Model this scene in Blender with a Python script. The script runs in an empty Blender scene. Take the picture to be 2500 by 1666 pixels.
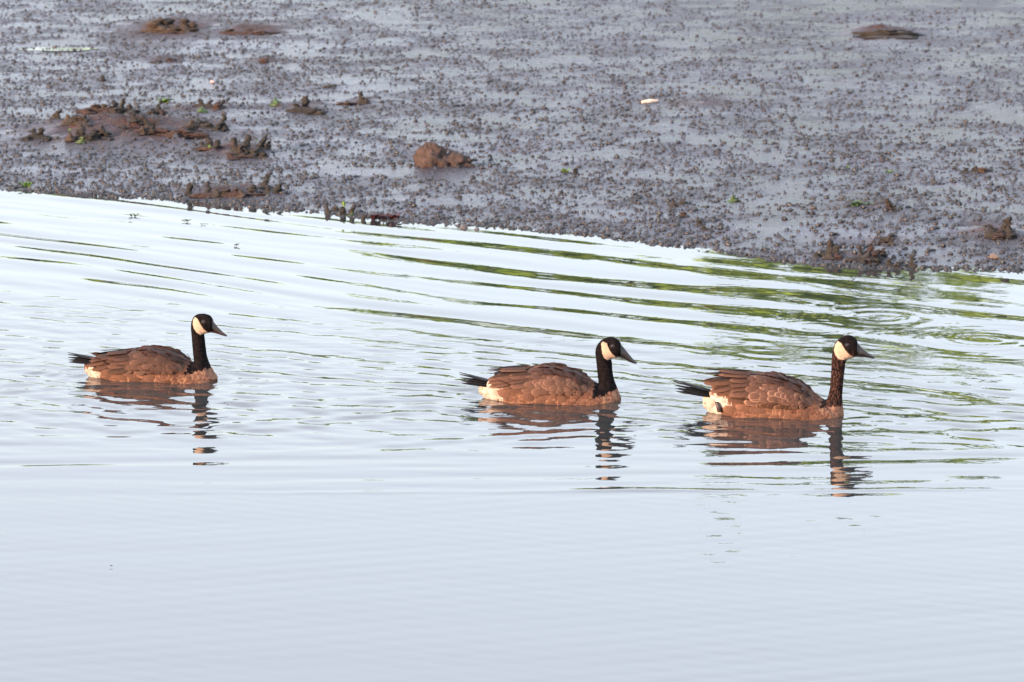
import bpy, math, random
import numpy as np
from mathutils import Vector, Matrix
from mathutils.bvhtree import BVHTree

random.seed(7)
rng = np.random.default_rng(11)
R = math.radians
scene = bpy.context.scene
C = scene.collection

# ------------------------------------------------------------------ camera
F = 8850.0              # focal length in pixels of the 2500 px wide photograph
CAMH = 2.85             # camera above the water
PITCH = math.atan((833 + 700) / F)
cam_d = bpy.data.cameras.new('camera')
cam = bpy.data.objects.new('camera', cam_d)
C.objects.link(cam)
cam.location = (0, 0, CAMH)
cam.rotation_euler = (math.pi / 2 - PITCH, 0, 0)
cam_d.sensor_width = 36.0
cam_d.lens = F / 2500 * 36
cam_d.clip_start = 0.5
cam_d.clip_end = 3000
cam_d.dof.use_dof = True
cam_d.dof.focus_distance = 15.2
cam_d.dof.aperture_fstop = 8.0
scene.camera = cam

# ------------------------------------------------------------------ world, sun, exposure
SUN_EL, SUN_ROT = 11.0, 230.0
world = bpy.data.worlds.new('World')
scene.world = world
world.use_nodes = True
wn = world.node_tree.nodes
bg = wn['Background']
bg.inputs[1].default_value = 0.05
sky = wn.new('ShaderNodeTexSky')
sky.sky_type = 'NISHITA'
sky.sun_disc = False
sky.sun_elevation = R(SUN_EL)
sky.sun_rotation = R(SUN_ROT)
sky.air_density = 1.0
sky.dust_density = 1.0
sky.ozone_density = 1.0
world.node_tree.links.new(sky.outputs[0], bg.inputs[0])
veil = wn.new('ShaderNodeBackground')            # thin even high haze over the whole sky
veil.inputs[0].default_value = (0.865, 0.905, 1.0, 1)
veil.inputs[1].default_value = 0.65
geo_w = wn.new('ShaderNodeTexCoord'); sep_w = wn.new('ShaderNodeSeparateXYZ'); ramp_w = wn.new('ShaderNodeMapRange')
ramp_w.interpolation_type = 'SMOOTHSTEP'
for i_, x_ in enumerate((0.03, 0.30, 0.50, 0.74)): ramp_w.inputs[1 + i_].default_value = x_      # strength by sine of elevation: haze dims the horizon
world.node_tree.links.new(geo_w.outputs['Generated'], sep_w.inputs[0])
world.node_tree.links.new(sep_w.outputs[2], ramp_w.inputs[0])
world.node_tree.links.new(ramp_w.outputs[0], veil.inputs[1])
both = wn.new('ShaderNodeAddShader')
world.node_tree.links.new(bg.outputs[0], both.inputs[0])
world.node_tree.links.new(veil.outputs[0], both.inputs[1])
world.node_tree.links.new(both.outputs[0], wn['World Output'].inputs[0])

sun_d = bpy.data.lights.new('sun', 'SUN')
sun = bpy.data.objects.new('sun', sun_d)
C.objects.link(sun)
sun_d.energy = 5.0
sun_d.angle = R(0.6)
sun_d.color = (1.0, 0.62, 0.38)
to_sun = Vector((math.sin(R(SUN_ROT)) * math.cos(R(SUN_EL)), math.cos(R(SUN_ROT)) * math.cos(R(SUN_EL)), math.sin(R(SUN_EL))))
sun.rotation_euler = to_sun.to_track_quat('Z', 'Y').to_euler()
sun.location = to_sun * 60

vs = scene.view_settings
vs.view_transform = 'Standard'
vs.look = 'None'
vs.gamma = 1.0
vs.use_curve_mapping = False
vs.exposure = 1.40
scene.cycles.use_denoising = True
scene.cycles.max_bounces = 6
scene.cycles.sample_clamp_indirect = 6.0

# ------------------------------------------------------------------ helpers
def tag(o, label=None, cat=None, group=None, kind=None):
    if label: o['label'] = label
    if cat: o['category'] = cat
    if group: o['group'] = group
    if kind: o['kind'] = kind
    return o

def link(name, me, parent=None, mat=None):
    o = bpy.data.objects.new(name, me)
    C.objects.link(o)
    if parent: o.parent = parent
    if mat and me is not None and not me.materials: me.materials.append(mat)
    return o

def empty(name, loc, rz=0.0):
    o = bpy.data.objects.new(name, None)
    C.objects.link(o)
    o.location = loc
    o.rotation_euler = (0, 0, rz)
    o.empty_display_size = 0.05
    return o

def mesh_arrays(name, v, faces, smooth=True, mat=None):
    """v (n,3), faces (m,k) integer array with constant k."""
    v = np.asarray(v, dtype=np.float32)
    faces = np.asarray(faces, dtype=np.int32)
    me = bpy.data.meshes.new(name)
    me.vertices.add(len(v))
    me.vertices.foreach_set('co', v.ravel())
    m, k = faces.shape
    me.loops.add(m * k)
    me.loops.foreach_set('vertex_index', faces.ravel())
    me.polygons.add(m)
    me.polygons.foreach_set('loop_start', np.arange(0, m * k, k, dtype=np.int32))
    me.polygons.foreach_set('use_smooth', np.full(m, smooth))
    me.update(calc_edges=True)
    me.validate()
    if mat: me.materials.append(mat)
    return me

def mesh_py(name, v, f, smooth=True, mat=None):
    me = bpy.data.meshes.new(name)
    me.from_pydata([tuple(p) for p in v], [], f)
    for p in me.polygons: p.use_smooth = smooth
    me.update()
    if mat: me.materials.append(mat)
    return me

def attr(me, name, vals):
    a = me.attributes.new(name, 'FLOAT', 'POINT')
    a.data.foreach_set('value', np.asarray(vals, dtype=np.float32))

def loft(rings, cap=True):
    """rings: list of (n,3) arrays -> verts, faces (closed tube)."""
    n = len(rings[0])
    v = np.vstack(rings)
    f = []
    for i in range(len(rings) - 1):
        a, b = i * n, (i + 1) * n
        for j in range(n):
            k = (j + 1) % n
            f.append((a + j, a + k, b + k, b + j))
    if cap:
        c0 = len(v); v = np.vstack([v, rings[0].mean(0)[None], rings[-1].mean(0)[None]])
        e = (len(rings) - 1) * n
        for j in range(n):
            k = (j + 1) % n
            f.append((c0, k, j)); f.append((c0 + 1, e + j, e + k))
    return v, f

def sst(a, b, x):
    t = np.clip((x - a) / (b - a), 0, 1)
    return t * t * (3 - 2 * t)

_perm = rng.permutation(512)
_grad = rng.uniform(0, 2 * math.pi, 512)
def noise(x, y, seed=0):
    x = np.asarray(x, float) + seed * 17.31; y = np.asarray(y, float) + seed * 9.17
    xi = np.floor(x).astype(int); yi = np.floor(y).astype(int)
    fx = x - xi; fy = y - yi
    u = fx * fx * fx * (fx * (fx * 6 - 15) + 10); w = fy * fy * fy * (fy * (fy * 6 - 15) + 10)
    def g(ix, iy, dx, dy):
        a = _grad[_perm[(ix + _perm[iy & 511]) & 511]]
        return np.cos(a) * dx + np.sin(a) * dy
    n0 = g(xi, yi, fx, fy) * (1 - u) + g(xi + 1, yi, fx - 1, fy) * u
    n1 = g(xi, yi + 1, fx, fy - 1) * (1 - u) + g(xi + 1, yi + 1, fx - 1, fy - 1) * u
    return (n0 * (1 - w) + n1 * w) * 1.5
def fbm(x, y, o=4, seed=0, gain=0.5):
    s = 0; a = 1.0
    for i in range(o):
        s = s + a * noise(np.asarray(x) * 2 ** i, np.asarray(y) * 2 ** i, seed + i)
        a *= gain
    return s

def ray(px, py):
    dx = (px - 1250) / F; dz = -(py - 833) / F
    c, s = math.cos(PITCH), math.sin(PITCH)
    return np.array([dx, c + dz * s, -s + dz * c])
def on_plane(px, py, z=0.0):
    d = ray(px, py); t = (z - CAMH) / d[2]
    return np.array([d[0] * t, d[1] * t, z])

# ------------------------------------------------------------------ material helpers
class M:
    def __init__(self, name, rough=0.6, color=(0.5, 0.5, 0.5), ior=1.45, spec=0.5):
        self.m = bpy.data.materials.new(name)
        self.m.use_nodes = True
        self.t = self.m.node_tree
        self.n = self.t.nodes
        self.p = self.n['Principled BSDF']
        self.p.inputs['Roughness'].default_value = rough
        self.p.inputs['Base Color'].default_value = (*color, 1)
        self.p.inputs['IOR'].default_value = ior
        self.p.inputs['Specular IOR Level'].default_value = spec
        self.co = self.n.new('ShaderNodeTexCoord')
    def ln(self, a, b): self.t.links.new(a, b)
    def mapped(self, sc=(1, 1, 1), src='Object'):
        mp = self.n.new('ShaderNodeMapping')
        mp.inputs['Scale'].default_value = sc
        self.ln(self.co.outputs[src], mp.inputs[0])
        return mp.outputs[0]
    def noise(self, scale, detail=4, rough=0.55, sc=(1, 1, 1), src='Object', dist=0.0):
        t = self.n.new('ShaderNodeTexNoise')
        t.inputs['Scale'].default_value = scale
        t.inputs['Detail'].default_value = detail
        t.inputs['Roughness'].default_value = rough
        t.inputs['Distortion'].default_value = dist
        self.ln(self.mapped(sc, src), t.inputs['Vector'])
        return t.outputs['Fac']
    def attr(self, name):
        a = self.n.new('ShaderNodeAttribute'); a.attribute_name = name
        return a.outputs['Fac']
    def rand(self):
        return self.n.new('ShaderNodeObjectInfo').outputs['Random']
    def math(self, op, a, b=0.0, c=0.0):
        m = self.n.new('ShaderNodeMath'); m.operation = op
        for i, x in enumerate((a, b, c)):
            if isinstance(x, (int, float)): m.inputs[i].default_value = x
            else: self.ln(x, m.inputs[i])
        return m.outputs[0]
    def step(self, v, a, b, lo=0.0, hi=1.0):
        r = self.n.new('ShaderNodeMapRange'); r.interpolation_type = 'SMOOTHSTEP'
        self.ln(v, r.inputs[0])
        for i, x in enumerate((a, b, lo, hi)): r.inputs[1 + i].default_value = x
        return r.outputs[0]
    def mix(self, f, a, b):
        m = self.n.new('ShaderNodeMix'); m.data_type = 'RGBA'
        if isinstance(f, (int, float)): m.inputs[0].default_value = f
        else: self.ln(f, m.inputs[0])
        for i, x in ((6, a), (7, b)):
            if isinstance(x, tuple): m.inputs[i].default_value = (*x, 1)
            else: self.ln(x, m.inputs[i])
        return m.outputs[2]
    def color(self, c): self.ln(c, self.p.inputs['Base Color'])
    def rough(self, r): self.ln(r, self.p.inputs['Roughness'])
    def bump(self, h, strength=0.5, dist=0.01):
        b = self.n.new('ShaderNodeBump')
        b.inputs['Distance'].default_value = dist
        if isinstance(strength, (int, float)): b.inputs['Strength'].default_value = strength
        else: self.ln(strength, b.inputs['Strength'])
        self.ln(h, b.inputs['Height'])
        self.ln(b.outputs[0], self.p.inputs['Normal'])
        return b

# water
mw = M('water', rough=0.012, color=(0.026, 0.03, 0.032), ior=1.8)
h1 = mw.noise(9, 3, sc=(1, 1.0, 1)); h2 = mw.noise(34, 3, sc=(0.7, 1.2, 1))
h3 = mw.noise(11, 3, 0.5, sc=(0.5, 1.25, 1), dist=0.8)
mw.bump(mw.math('ADD', mw.math('ADD', h1, mw.math('MULTIPLY', h2, 0.22)), mw.math('MULTIPLY', h3, mw.math('MULTIPLY', mw.attr('ripple'), 6.5))), 0.08, 0.006)
WATER = mw.m

# mud
mm = M('wet_mud', rough=0.3, ior=1.45)
brown = mm.attr('brown')
n1 = mm.noise(1.3, 6, 0.6); n2 = mm.noise(11, 5, 0.65); n3 = mm.noise(60, 3, 0.6)
base = mm.mix(mm.step(n1, 0.35, 0.65), (0.052, 0.057, 0.088), (0.028, 0.030, 0.045))
base = mm.mix(mm.step(n2, 0.45, 0.7, 0, 0.7), base, (0.05, 0.041, 0.045))
base = mm.mix(mm.math('MULTIPLY', brown, mm.step(n2, 0.2, 0.6, 0.55, 1.0)), base, (0.06, 0.029, 0.021))
geo = mm.n.new('ShaderNodeSeparateXYZ'); mm.ln(mm.co.outputs['Object'], geo.inputs[0])
base = mm.mix(mm.step(geo.outputs[1], 46, 52), base, (0.07, 0.1, 0.03))
mm.color(base)
wet = mm.step(mm.math('ADD', mm.attr('wet'), mm.math('MULTIPLY', mm.math('SUBTRACT', n2, 0.5), 1.5)), 0.2, 0.8)
mm.rough(mm.math('ADD', mm.math('MULTIPLY_ADD', wet, -0.28, 0.46), mm.math('MULTIPLY', brown, 0.4)))
mm.ln(mm.math('MULTIPLY_ADD', brown, -0.35, 0.5), mm.p.inputs['Specular IOR Level'])
mm.bump(mm.math('ADD', n2, mm.math('MULTIPLY', n3, 0.55)), mm.math('MULTIPLY_ADD', wet, -0.6, 1.0), 0.042)
MUD = mm.m

# snail shells
msn = M('snail_shell', rough=0.42)
sv = msn.noise(70, 3)
msn.color(msn.mix(msn.step(msn.math('ADD', msn.rand(), msn.math('MULTIPLY', sv, 0.3)), 0.2, 1.1), (0.010, 0.0098, 0.012), (0.027, 0.0255, 0.029)))
msn.bump(sv, 0.4, 0.003)
SNAIL = msn.m
msn2 = M('snail_shell_far', rough=0.42)
sv = msn2.noise(5, 4, 0.7)
msn2.color(msn2.mix(msn2.step(sv, 0.3, 0.7), (0.010, 0.0098, 0.012), (0.027, 0.0255, 0.029)))
SNAILFAR = msn2.m

def earth(name, a, b, rough=0.75, scale=28, bump=0.8):
    m = M(name, rough=rough)
    q = m.noise(scale, 6, 0.65); q2 = m.noise(scale * 5, 4, 0.6)
    m.color(m.mix(m.step(m.math('ADD', m.math('MULTIPLY', q, 0.8), m.math('MULTIPLY', m.rand(), 0.2)), 0.35, 0.7), a, b))
    m.bump(m.math('ADD', q, m.math('MULTIPLY', q2, 0.4)), bump, 0.02)
    return m.m
PEAT = earth('peat', (0.0078, 0.0074, 0.0076), (0.0252, 0.0204, 0.0188))
TAN = earth('tan_peat', (0.0218, 0.0141, 0.0104), (0.0512, 0.0338, 0.0240))
REDPEAT = earth('red_peat', (0.0172, 0.0092, 0.0088), (0.0430, 0.0211, 0.0184))
ROCK = earth('brown_rock', (0.0156, 0.0095, 0.0084), (0.0585, 0.0352, 0.0304), scale=22)
GREYSTONE = earth('grey_stone', (0.06, 0.055, 0.06), (0.12, 0.11, 0.115), 0.4)
WOOD = earth('bleached_wood', (0.5, 0.4, 0.32), (0.7, 0.6, 0.5), 0.7)
DARKWOOD = earth('dark_wood', (0.02, 0.017, 0.015), (0.06, 0.05, 0.04), 0.6)
ALGAE = earth('green_algae', (0.04, 0.1, 0.01), (0.13, 0.22, 0.02), 0.4, scale=60, bump=0.3)
DARKALGAE = earth('dark_green_algae', (0.016, 0.036, 0.01), (0.045, 0.085, 0.017), 0.4, scale=60, bump=0.3)
REDWEED = earth('red_seaweed', (0.05, 0.009, 0.013), (0.13, 0.03, 0.032), 0.45, scale=60)
SHELL = earth('shell', (0.06, 0.042, 0.037), (0.13, 0.095, 0.08), 0.4, scale=40)
PINKSHELL = earth('pink_shell', (0.55, 0.3, 0.28), (0.75, 0.45, 0.42), 0.35, scale=40)

# ------------------------------------------------------------------ mud bank
SH = np.array([on_plane(*p) for p in ((-900, 420), (-300, 445), (0, 462), (250, 474), (500, 492), (750, 515), (1000, 538), (1250, 556), (1500, 580), (1750, 612), (2000, 648), (2250, 655), (2500, 660), (3000, 672), (3600, 690))])
def yshore(x):
    x = np.asarray(x, float)
    y = np.interp(x, SH[:, 0], SH[:, 1])
    return y + 0.05 * noise(x * 1.7, 0 * x + 3.3, 5) + 0.025 * noise(x * 5.5, 0 * x + 1.3, 6)

BUMPS = []      # (x, y, radius x, radius y, height, brown)
def mudz(x, y, fine=True):
    x = np.asarray(x, float); y = np.asarray(y, float)
    s = y - yshore(x)
    z = np.where(s > 0, 0.034 * s - 0.014 * np.maximum(s - 1.0, 0), np.maximum(0.09 * s, -0.7))
    z = z + 0.9 * sst(45, 60, y)
    amp = sst(0.0, 1.2, s)
    z = z + amp * (0.018 * fbm(x * 0.45, y * 0.45, 3, 20) + 0.006 * fbm(x * 1.9, y * 1.9, 2, 30))
    for (bx, by, rx, ry, h, br) in BUMPS:
        z = z + h * np.exp(-((x - bx) / rx) ** 2 - ((y - by) / ry) ** 2)
    if fine:
        rag = np.abs(fbm(x * 5.5, y * 5.5, 3, 130))
        z = z + 0.048 * brownness(x, y) * (rag - 0.25)
        z = z + (0.25 + 0.75 * amp) * (0.0050 * fbm(x * 6, y * 6, 3, 40) + 0.0016 * noise(x * 15, y * 15, 44))
    return z
def wetness(x, y):
    return np.clip(0.46 + 0.62 * fbm(x * 1.5, y * 1.7, 5, 120, 0.72), 0, 1)
def brownness(x, y):
    b = np.zeros_like(np.asarray(x, float))
    for (bx, by, rx, ry, h, b_) in BUMPS:
        b = np.maximum(b, b_ * np.exp(-(((x - bx) / rx) ** 2 + ((y - by) / ry) ** 2) * 1.1))
    return b
def on_mud(px, py):
    d = ray(px, py); t0 = 14.0
    t = t0
    prev = t
    while t < 60:
        p = np.array([0, 0, CAMH]) + d * t
        if p[2] < float(mudz(p[0], p[1], False)): break
        prev = t; t += 0.4
    a, b = prev, t
    for _ in range(17):
        m_ = 0.5 * (a + b); p = np.array([0, 0, CAMH]) + d * m_
        if p[2] < float(mudz(p[0], p[1], False)): b = m_
        else: a = m_
    p = np.array([0, 0, CAMH]) + d * b
    return p
def mpp(p):          # metres per photograph pixel at p
    return float(np.linalg.norm(p - np.array([0, 0, CAMH]))) / F

def addbump(px, py, wpx, dpth, h, br):
    p = on_mud(px, py)
    BUMPS.append((p[0], p[1], wpx * mpp(p), dpth, h, br))
_new = []
for args in ((330, 325, 240, 0.62, 0.07, 1.0), (230, 330, 130, 0.45, 0.04, 1.0), (560, 372, 90, 0.3, 0.03, 0.8), (470, 270, 130, 0.35, 0.02, 0.4),
             (560, 470, 110, 0.22, 0.03, 0.8), (420, 78, 120, 0.8, 0.04, 1.0), (620, 75, 100, 0.5, 0.02, 0.8), (2150, 82, 85, 0.55, 0.035, 0.9),
             (740, 262, 70, 0.3, 0.02, 0.5), (880, 250, 60, 0.25, 0.015, 0.5), (2440, 572, 80, 0.2, 0.02, 0.6), (2090, 628, 90, 0.12, 0.02, 0.4),
             (1085, 408, 110, 0.25, 0.015, 0.15), (1720, 255, 90, 0.3, 0.012, 0.4), (400, 148, 60, 0.25, 0.02, 0.6), (650, 150, 40, 0.2, 0.02, 0.6), (2130, 505, 60, 0.15, 0.015, 0.3),
             (2110, 588, 80, 0.09, -0.055, 0.0), (2400, 543, 55, 0.07, -0.085, 0.0), (2340, 566, 45, 0.05, -0.05, 0.0)):
    p = on_mud(args[0], args[1]); _new.append((p[0], p[1], args[2] * mpp(p), args[3], args[4], args[5]))
BUMPS.extend(_new)

def spread(core, far, step0):
    """coordinates: dense core array extended outward to +-far with growing steps"""
    lo, hi = core[0], core[-1]
    out, st, x = [], step0, hi
    while x < far[1]:
        st *= 1.35; x += st; out.append(x)
    inn, st, x = [], step0, lo
    while x > far[0]:
        st *= 1.35; x -= st; inn.append(x)
    return np.array(inn[::-1] + list(core) + out)
def grid(xs, ys, zf):
    X, Y = np.meshgrid(xs, ys)
    Z = zf(X, Y)
    nx, ny = len(xs), len(ys)
    i = np.arange(nx * ny).reshape(ny, nx)
    f = np.stack([i[:-1, :-1], i[:-1, 1:], i[1:, 1:], i[1:, :-1]], -1).reshape(-1, 4)
    return np.stack([X, Y, Z], -1).reshape(-1, 3), f
ycore = np.concatenate([np.arange(16.8, 24, 0.025), np.arange(24, 38, 0.05)])
mv, mf = grid(spread(np.arange(-6.4, 6.4, 0.028), (-900, 900), 0.03), spread(ycore, (-4, 1500), 0.05), mudz)
me = mesh_arrays('mudflat', mv, mf, True, MUD)
br = np.zeros(len(mv))
for (bx, by, rx, ry, h, b_) in BUMPS:
    br = np.maximum(br, b_ * np.exp(-(((mv[:, 0] - bx) / rx) ** 2 + ((mv[:, 1] - by) / ry) ** 2) * 1.3))
attr(me, 'wet', np.clip(wetness(mv[:, 0], mv[:, 1]) - 0.9 * br + 0.35 * (1 - sst(0.0, 0.35, mv[:, 1] - yshore(mv[:, 0]))), 0, 1))
br = np.clip(br * (1.0 + 0.5 * fbm(mv[:, 0] * 4, mv[:, 1] * 4, 3, 50)), 0, 1)
attr(me, 'brown', br)
tag(link('mudflat', me), kind='structure')

# ------------------------------------------------------------------ water
GO = [dict(px=(349.7, 922.8)), dict(px=(1319.1, 973.3)), dict(px=(1866.5, 1008.4))]
for g in GO: g['pos'] = on_plane(*g['px'])
def wave(X, Y):
    eta = np.zeros_like(X)
    warp = 1.3 * fbm(X * 0.55, Y * 0.55, 2, 60)
    def train(cdeg, lam, slope, env, seed, w=1.0, short=1.0):
        c = R(cdeg); k = 2 * math.pi / lam
        ph = k * (-math.sin(c) * X + math.cos(c) * Y) + w * warp + seed * 1.7
        # envelope in groups that run along the crests
        u = math.cos(c) * X + math.sin(c) * Y; v = -math.sin(c) * X + math.cos(c) * Y
        grp = np.clip(0.92 + 0.95 * noise(u * 0.55 * short / max(lam, .15) * .35, v * 0.5 / max(lam, .15) * .5, seed), 0, 1.6)
        sn = np.sin(ph)
        return env * grp * slope / k * (sn + 0.18 * np.cos(2 * ph))
    slant = Y + 0.5 * X                          # distance measured across the diagonal crests
    shore_fade = sst(0.0, 0.5, yshore(X) - Y)
    far = sst(15.3, 16.9, slant) * (0.35 + 0.65 * shore_fade)
    quiet = 1 - 0.62 * np.exp(-((X - 1.75) / 0.85) ** 2 - ((Y - 18.0) / 0.75) ** 2)
    far = far * quiet
    mid = sst(13.6, 14.8, Y) * (1 - sst(15.7, 17.3, slant))
    near = sst(12.9, 13.4, Y) * (1 - sst(14.4, 15.6, Y))
    lft = 1 - sst(-1.6, 0.4, X)
    eta += train(-33, 0.50, 0.032, far * (1 - .6 * lft), 1, 0.8, 2.0)
    eta += train(-41, 0.27, 0.044, far * lft, 21, 0.9, 2.0)
    eta += train(-34, 0.36, 0.030, far * lft, 22, 0.9, 3.0)
    eta += train(-38, 0.34, 0.020, far, 2, 1.0, 1.7)
    eta += train(-28, 0.72, 0.018, far * (1 - .7 * lft), 3, 1.0, 2.5)
    eta += train(-46, 0.19, 0.005, far, 4)
    eta += train(-36, 0.40, 0.034, mid, 5, 0.8, 1.8)
    eta += train(-30, 0.15, 0.046, mid, 6, 1.0, 1.6)
    eta += train(-48, 0.11, 0.034, mid, 7, 1.0, 1.6)
    eta += train(7, 0.17, 0.022, mid, 8, 1.0, 1.5)
    eta += train(30, 0.10, 0.005, mid, 9)
    eta += train(-5, 0.075, 0.018, mid, 10)
    eta += train(1.5, 0.30, 0.021, near, 11, 0.9, 2.0)
    eta += train(5, 0.19, 0.020, near, 12, 0.9, 2.0)
    eta += train(-7, 0.12, 0.012, near, 13)
    calm = 1 - sst(12.9, 13.6, Y)
    eta += train(18, 0.12, 0.009, calm, 14)
    eta += train(-24, 0.09, 0.009, calm, 15)
    eta += train(3, 0.5, 0.004, calm, 16)
    # leading edge of the wake
    yl = 13.17 + 0.02 * X + 0.03 * noise(X * 1.2, X * 0, 77) + 0.012 * noise(X * 5, X * 0, 79)
    eta += 0.0026 * np.exp(-((Y - yl) / 0.028) ** 2) * sst(-1.6, -0.6, X) * np.clip(0.85 + 0.8 * noise(X * 1.6, X * 0, 83), 0.2, 1.3)
    yl2 = 13.62 - 0.01 * X + 0.03 * noise(X * 1.5, X * 0, 85) + 0.012 * noise(X * 6, X * 0, 86)
    eta += 0.0020 * np.exp(-((Y - yl2) / 0.03) ** 2) * (1 - sst(-1.9, -0.6, X)) * np.clip(0.7 + 1.1 * noise(X * 2.2, X * 0, 87), 0, 1.2)
    # ring ripples
    for (px, py, a, lam, rad) in ((2150, 775, 0.0008, 0.13, 0.4), (2400, 830, 0.0005, 0.09, 0.4), (1990, 800, 0.0004, 0.08, 0.3)):
        q = on_plane(px, py); d = np.hypot(X - q[0], Y - q[1])
        eta += a * np.cos(2 * math.pi * d / lam) * np.exp(-(d / rad) ** 2) * sst(0.02, 0.1, d)
    for i, g in enumerate(GO):
        x0, y0 = g['pos'][0], g['pos'][1]
        dx = (X - x0) / 0.34; dy = (Y - y0) / 0.13
        d = (np.sqrt(dx * dx + dy * dy) - 1) * 0.2
        eta += 0.0021 * np.cos(2 * math.pi * d / (0.085 + 0.01 * i)) * np.exp(-np.maximum(d, 0) / 0.12) * (d > -0.1)
        # V wake behind the bird
        ux = x0 + 0.32 - X
        for sgn in (-1, 1):
            dv = (Y - y0) * sgn - 0.36 * ux
            eta += 0.0018 * np.cos(2 * math.pi * dv / 0.16) * np.exp(-(dv / 0.16) ** 2) * sst(0.0, 0.4, ux) * (1 - sst(1.2, 2.6, ux))
    eta *= sst(9, 10.5, Y) * 0.75 + 0.25
    return eta
wx = spread(np.arange(-3.7, 3.7, 0.0155), (-700, 700), 0.02)
wy = spread(np.concatenate([np.arange(10.2, 13, 0.017), np.arange(13, 21.9, 0.0135)]), (-500, 26), 0.03)
v, f = grid(wx, wy, lambda X, Y: np.where((np.abs(X) < 9) & (Y > 4), wave(np.clip(X, -9, 9), np.clip(Y, 4, 30)), 0))
me = mesh_arrays('water', v, f, True, WATER)
Xw, Yw = v[:, 0], v[:, 1]; sl = Yw + 0.5 * Xw
rip = sst(13.9, 15.0, Yw) * (1 - sst(15.9, 17.4, sl)) * np.clip(0.45 + 1.2 * fbm(Xw * 0.9, Yw * 1.1, 3, 90), 0, 1)
for g in GO:
    ux = g['pos'][0] + 0.35 - Xw; dy_ = np.abs(Yw - g['pos'][1])
    rip = np.maximum(rip, 0.9 * sst(0.0, 0.3, ux) * (1 - sst(0.8, 1.8, ux)) * (1 - sst(0.15, 0.3 + 0.35 * np.maximum(ux, 0), dy_)) * np.clip(0.6 + fbm(Xw * 3, Yw * 3, 2, 95), 0, 1))
rip = np.maximum(rip, 0.12 * (1 - sst(12.7, 13.6, Yw)) * np.clip(.5 + fbm(Xw * 1.1, Yw * 1.1, 2, 97), 0, 1))
attr(me, 'ripple', rip)
tag(link('water', me), kind='structure')

# puddles left in dips of the mud
def puddle(px, py, wpx, hpx, dz):
    p = on_mud(px, py); w = wpx * mpp(p) / 2
    q0 = on_mud(px, py - hpx / 2); q1 = on_mud(px, py + hpx / 2); d = (q0[1] - q1[1]) / 2
    pts = []
    for k in range(40):
        a = 2 * math.pi * k / 40; rr = 1 + 0.25 * float(noise(math.cos(a) * 2, math.sin(a) * 2, px))
        pts.append((p[0] + w * rr * math.cos(a), p[1] + d * rr * math.sin(a), 0))
    xy = np.array(pts)
    z = float(np.percentile(mudz(xy[:, 0], xy[:, 1]), 45)) + dz
    xy[:, 2] = z
    me = mesh_py('puddle', xy, [tuple(range(40))], True, WATER)
    tag(link('puddle', me), kind='structure')
puddle(140, 122, 190, 10, 0.004)

# ------------------------------------------------------------------ tree belt beyond the mud (seen mirrored in the water)
def tree_belt():
    vs_, fs_, at = [], [], []
    r = np.random.default_rng(5)
    spots = []
    for x in np.arange(-26, 34, 1.5):
        h = 1.9 + 1.8 * sst(-4, 0, x) + 0.5 * r.random()
        h += 1.3 * math.exp(-((x - 1.5) / 3.0) ** 2) + 6.8 * math.exp(-((x - 7.0) / 3.0) ** 2) + 0.5 * sst(9, 16, x)
        spots.append((x + r.uniform(-.5, .5), 74 + r.uniform(-2, 2), h * r.uniform(0.9, 1.06)))
    n = 0
    for (x, y, h) in spots:
        zb = float(mudz(x, y, False))
        cw = 1.5 + 0.1 * h
        # trunk
        for k in range(6):
            a0, a1 = 2 * math.pi * k / 6, 2 * math.pi * (k + 1) / 6
            tr = 0.14
            for (aa, zz, rr) in ((a0, 0, tr), (a1, 0, tr), (a1, h * .8, .04), (a0, h * .8, .04)):
                vs_.append((x + rr * math.cos(aa), y + rr * math.sin(aa), zb - .2 + zz))
            fs_.append((n, n + 1, n + 2, n + 3)); n += 4; at += [0.0] * 4
        clumps = [(r.normal(0, .45) * cw, r.normal(0, .45) * cw, h * r.uniform(.18, .93)) for _ in range(26)]
        for (cx, cy, cz) in clumps:
            cr = r.uniform(.45, .8) * (1.15 - .5 * cz / h)
            tone = r.uniform(.35, 1)
            for _ in range(48):
                d = r.normal(size=3); d /= np.linalg.norm(d)
                p = np.array([x + cx, y + cy, zb + cz]) + d * cr * r.uniform(.5, 1) * np.array([1, 1, .75])
                a = r.normal(size=3); a /= np.linalg.norm(a); b = np.cross(a, r.normal(size=3)); b /= np.linalg.norm(b)
                s = r.uniform(.12, .24)
                for q in (p + a * s * 1.4, p + b * s, p - a * s * 1.4, p - b * s): vs_.append(tuple(q))
                fs_.append((n, n + 1, n + 2, n + 3)); n += 4; at += [tone] * 4
    m = M('tree_leaves', rough=0.55)
    tn = m.attr('tone')
    c = m.mix(m.step(tn, 0.3, 1.0), (0.095, 0.18, 0.02), (0.19, 0.31, 0.035))
    m.color(m.mix(m.step(tn, 0.0, 0.2), (0.06, 0.045, 0.03), c))
    me = mesh_arrays('tree_belt', np.array(vs_), np.array(fs_), False, m.m)
    attr(me, 'tone', at)
    tag(link('tree_belt', me), 'green belt of trees beyond the mud, mirrored in the ripples', None, None, 'stuff')
tree_belt()

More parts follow.
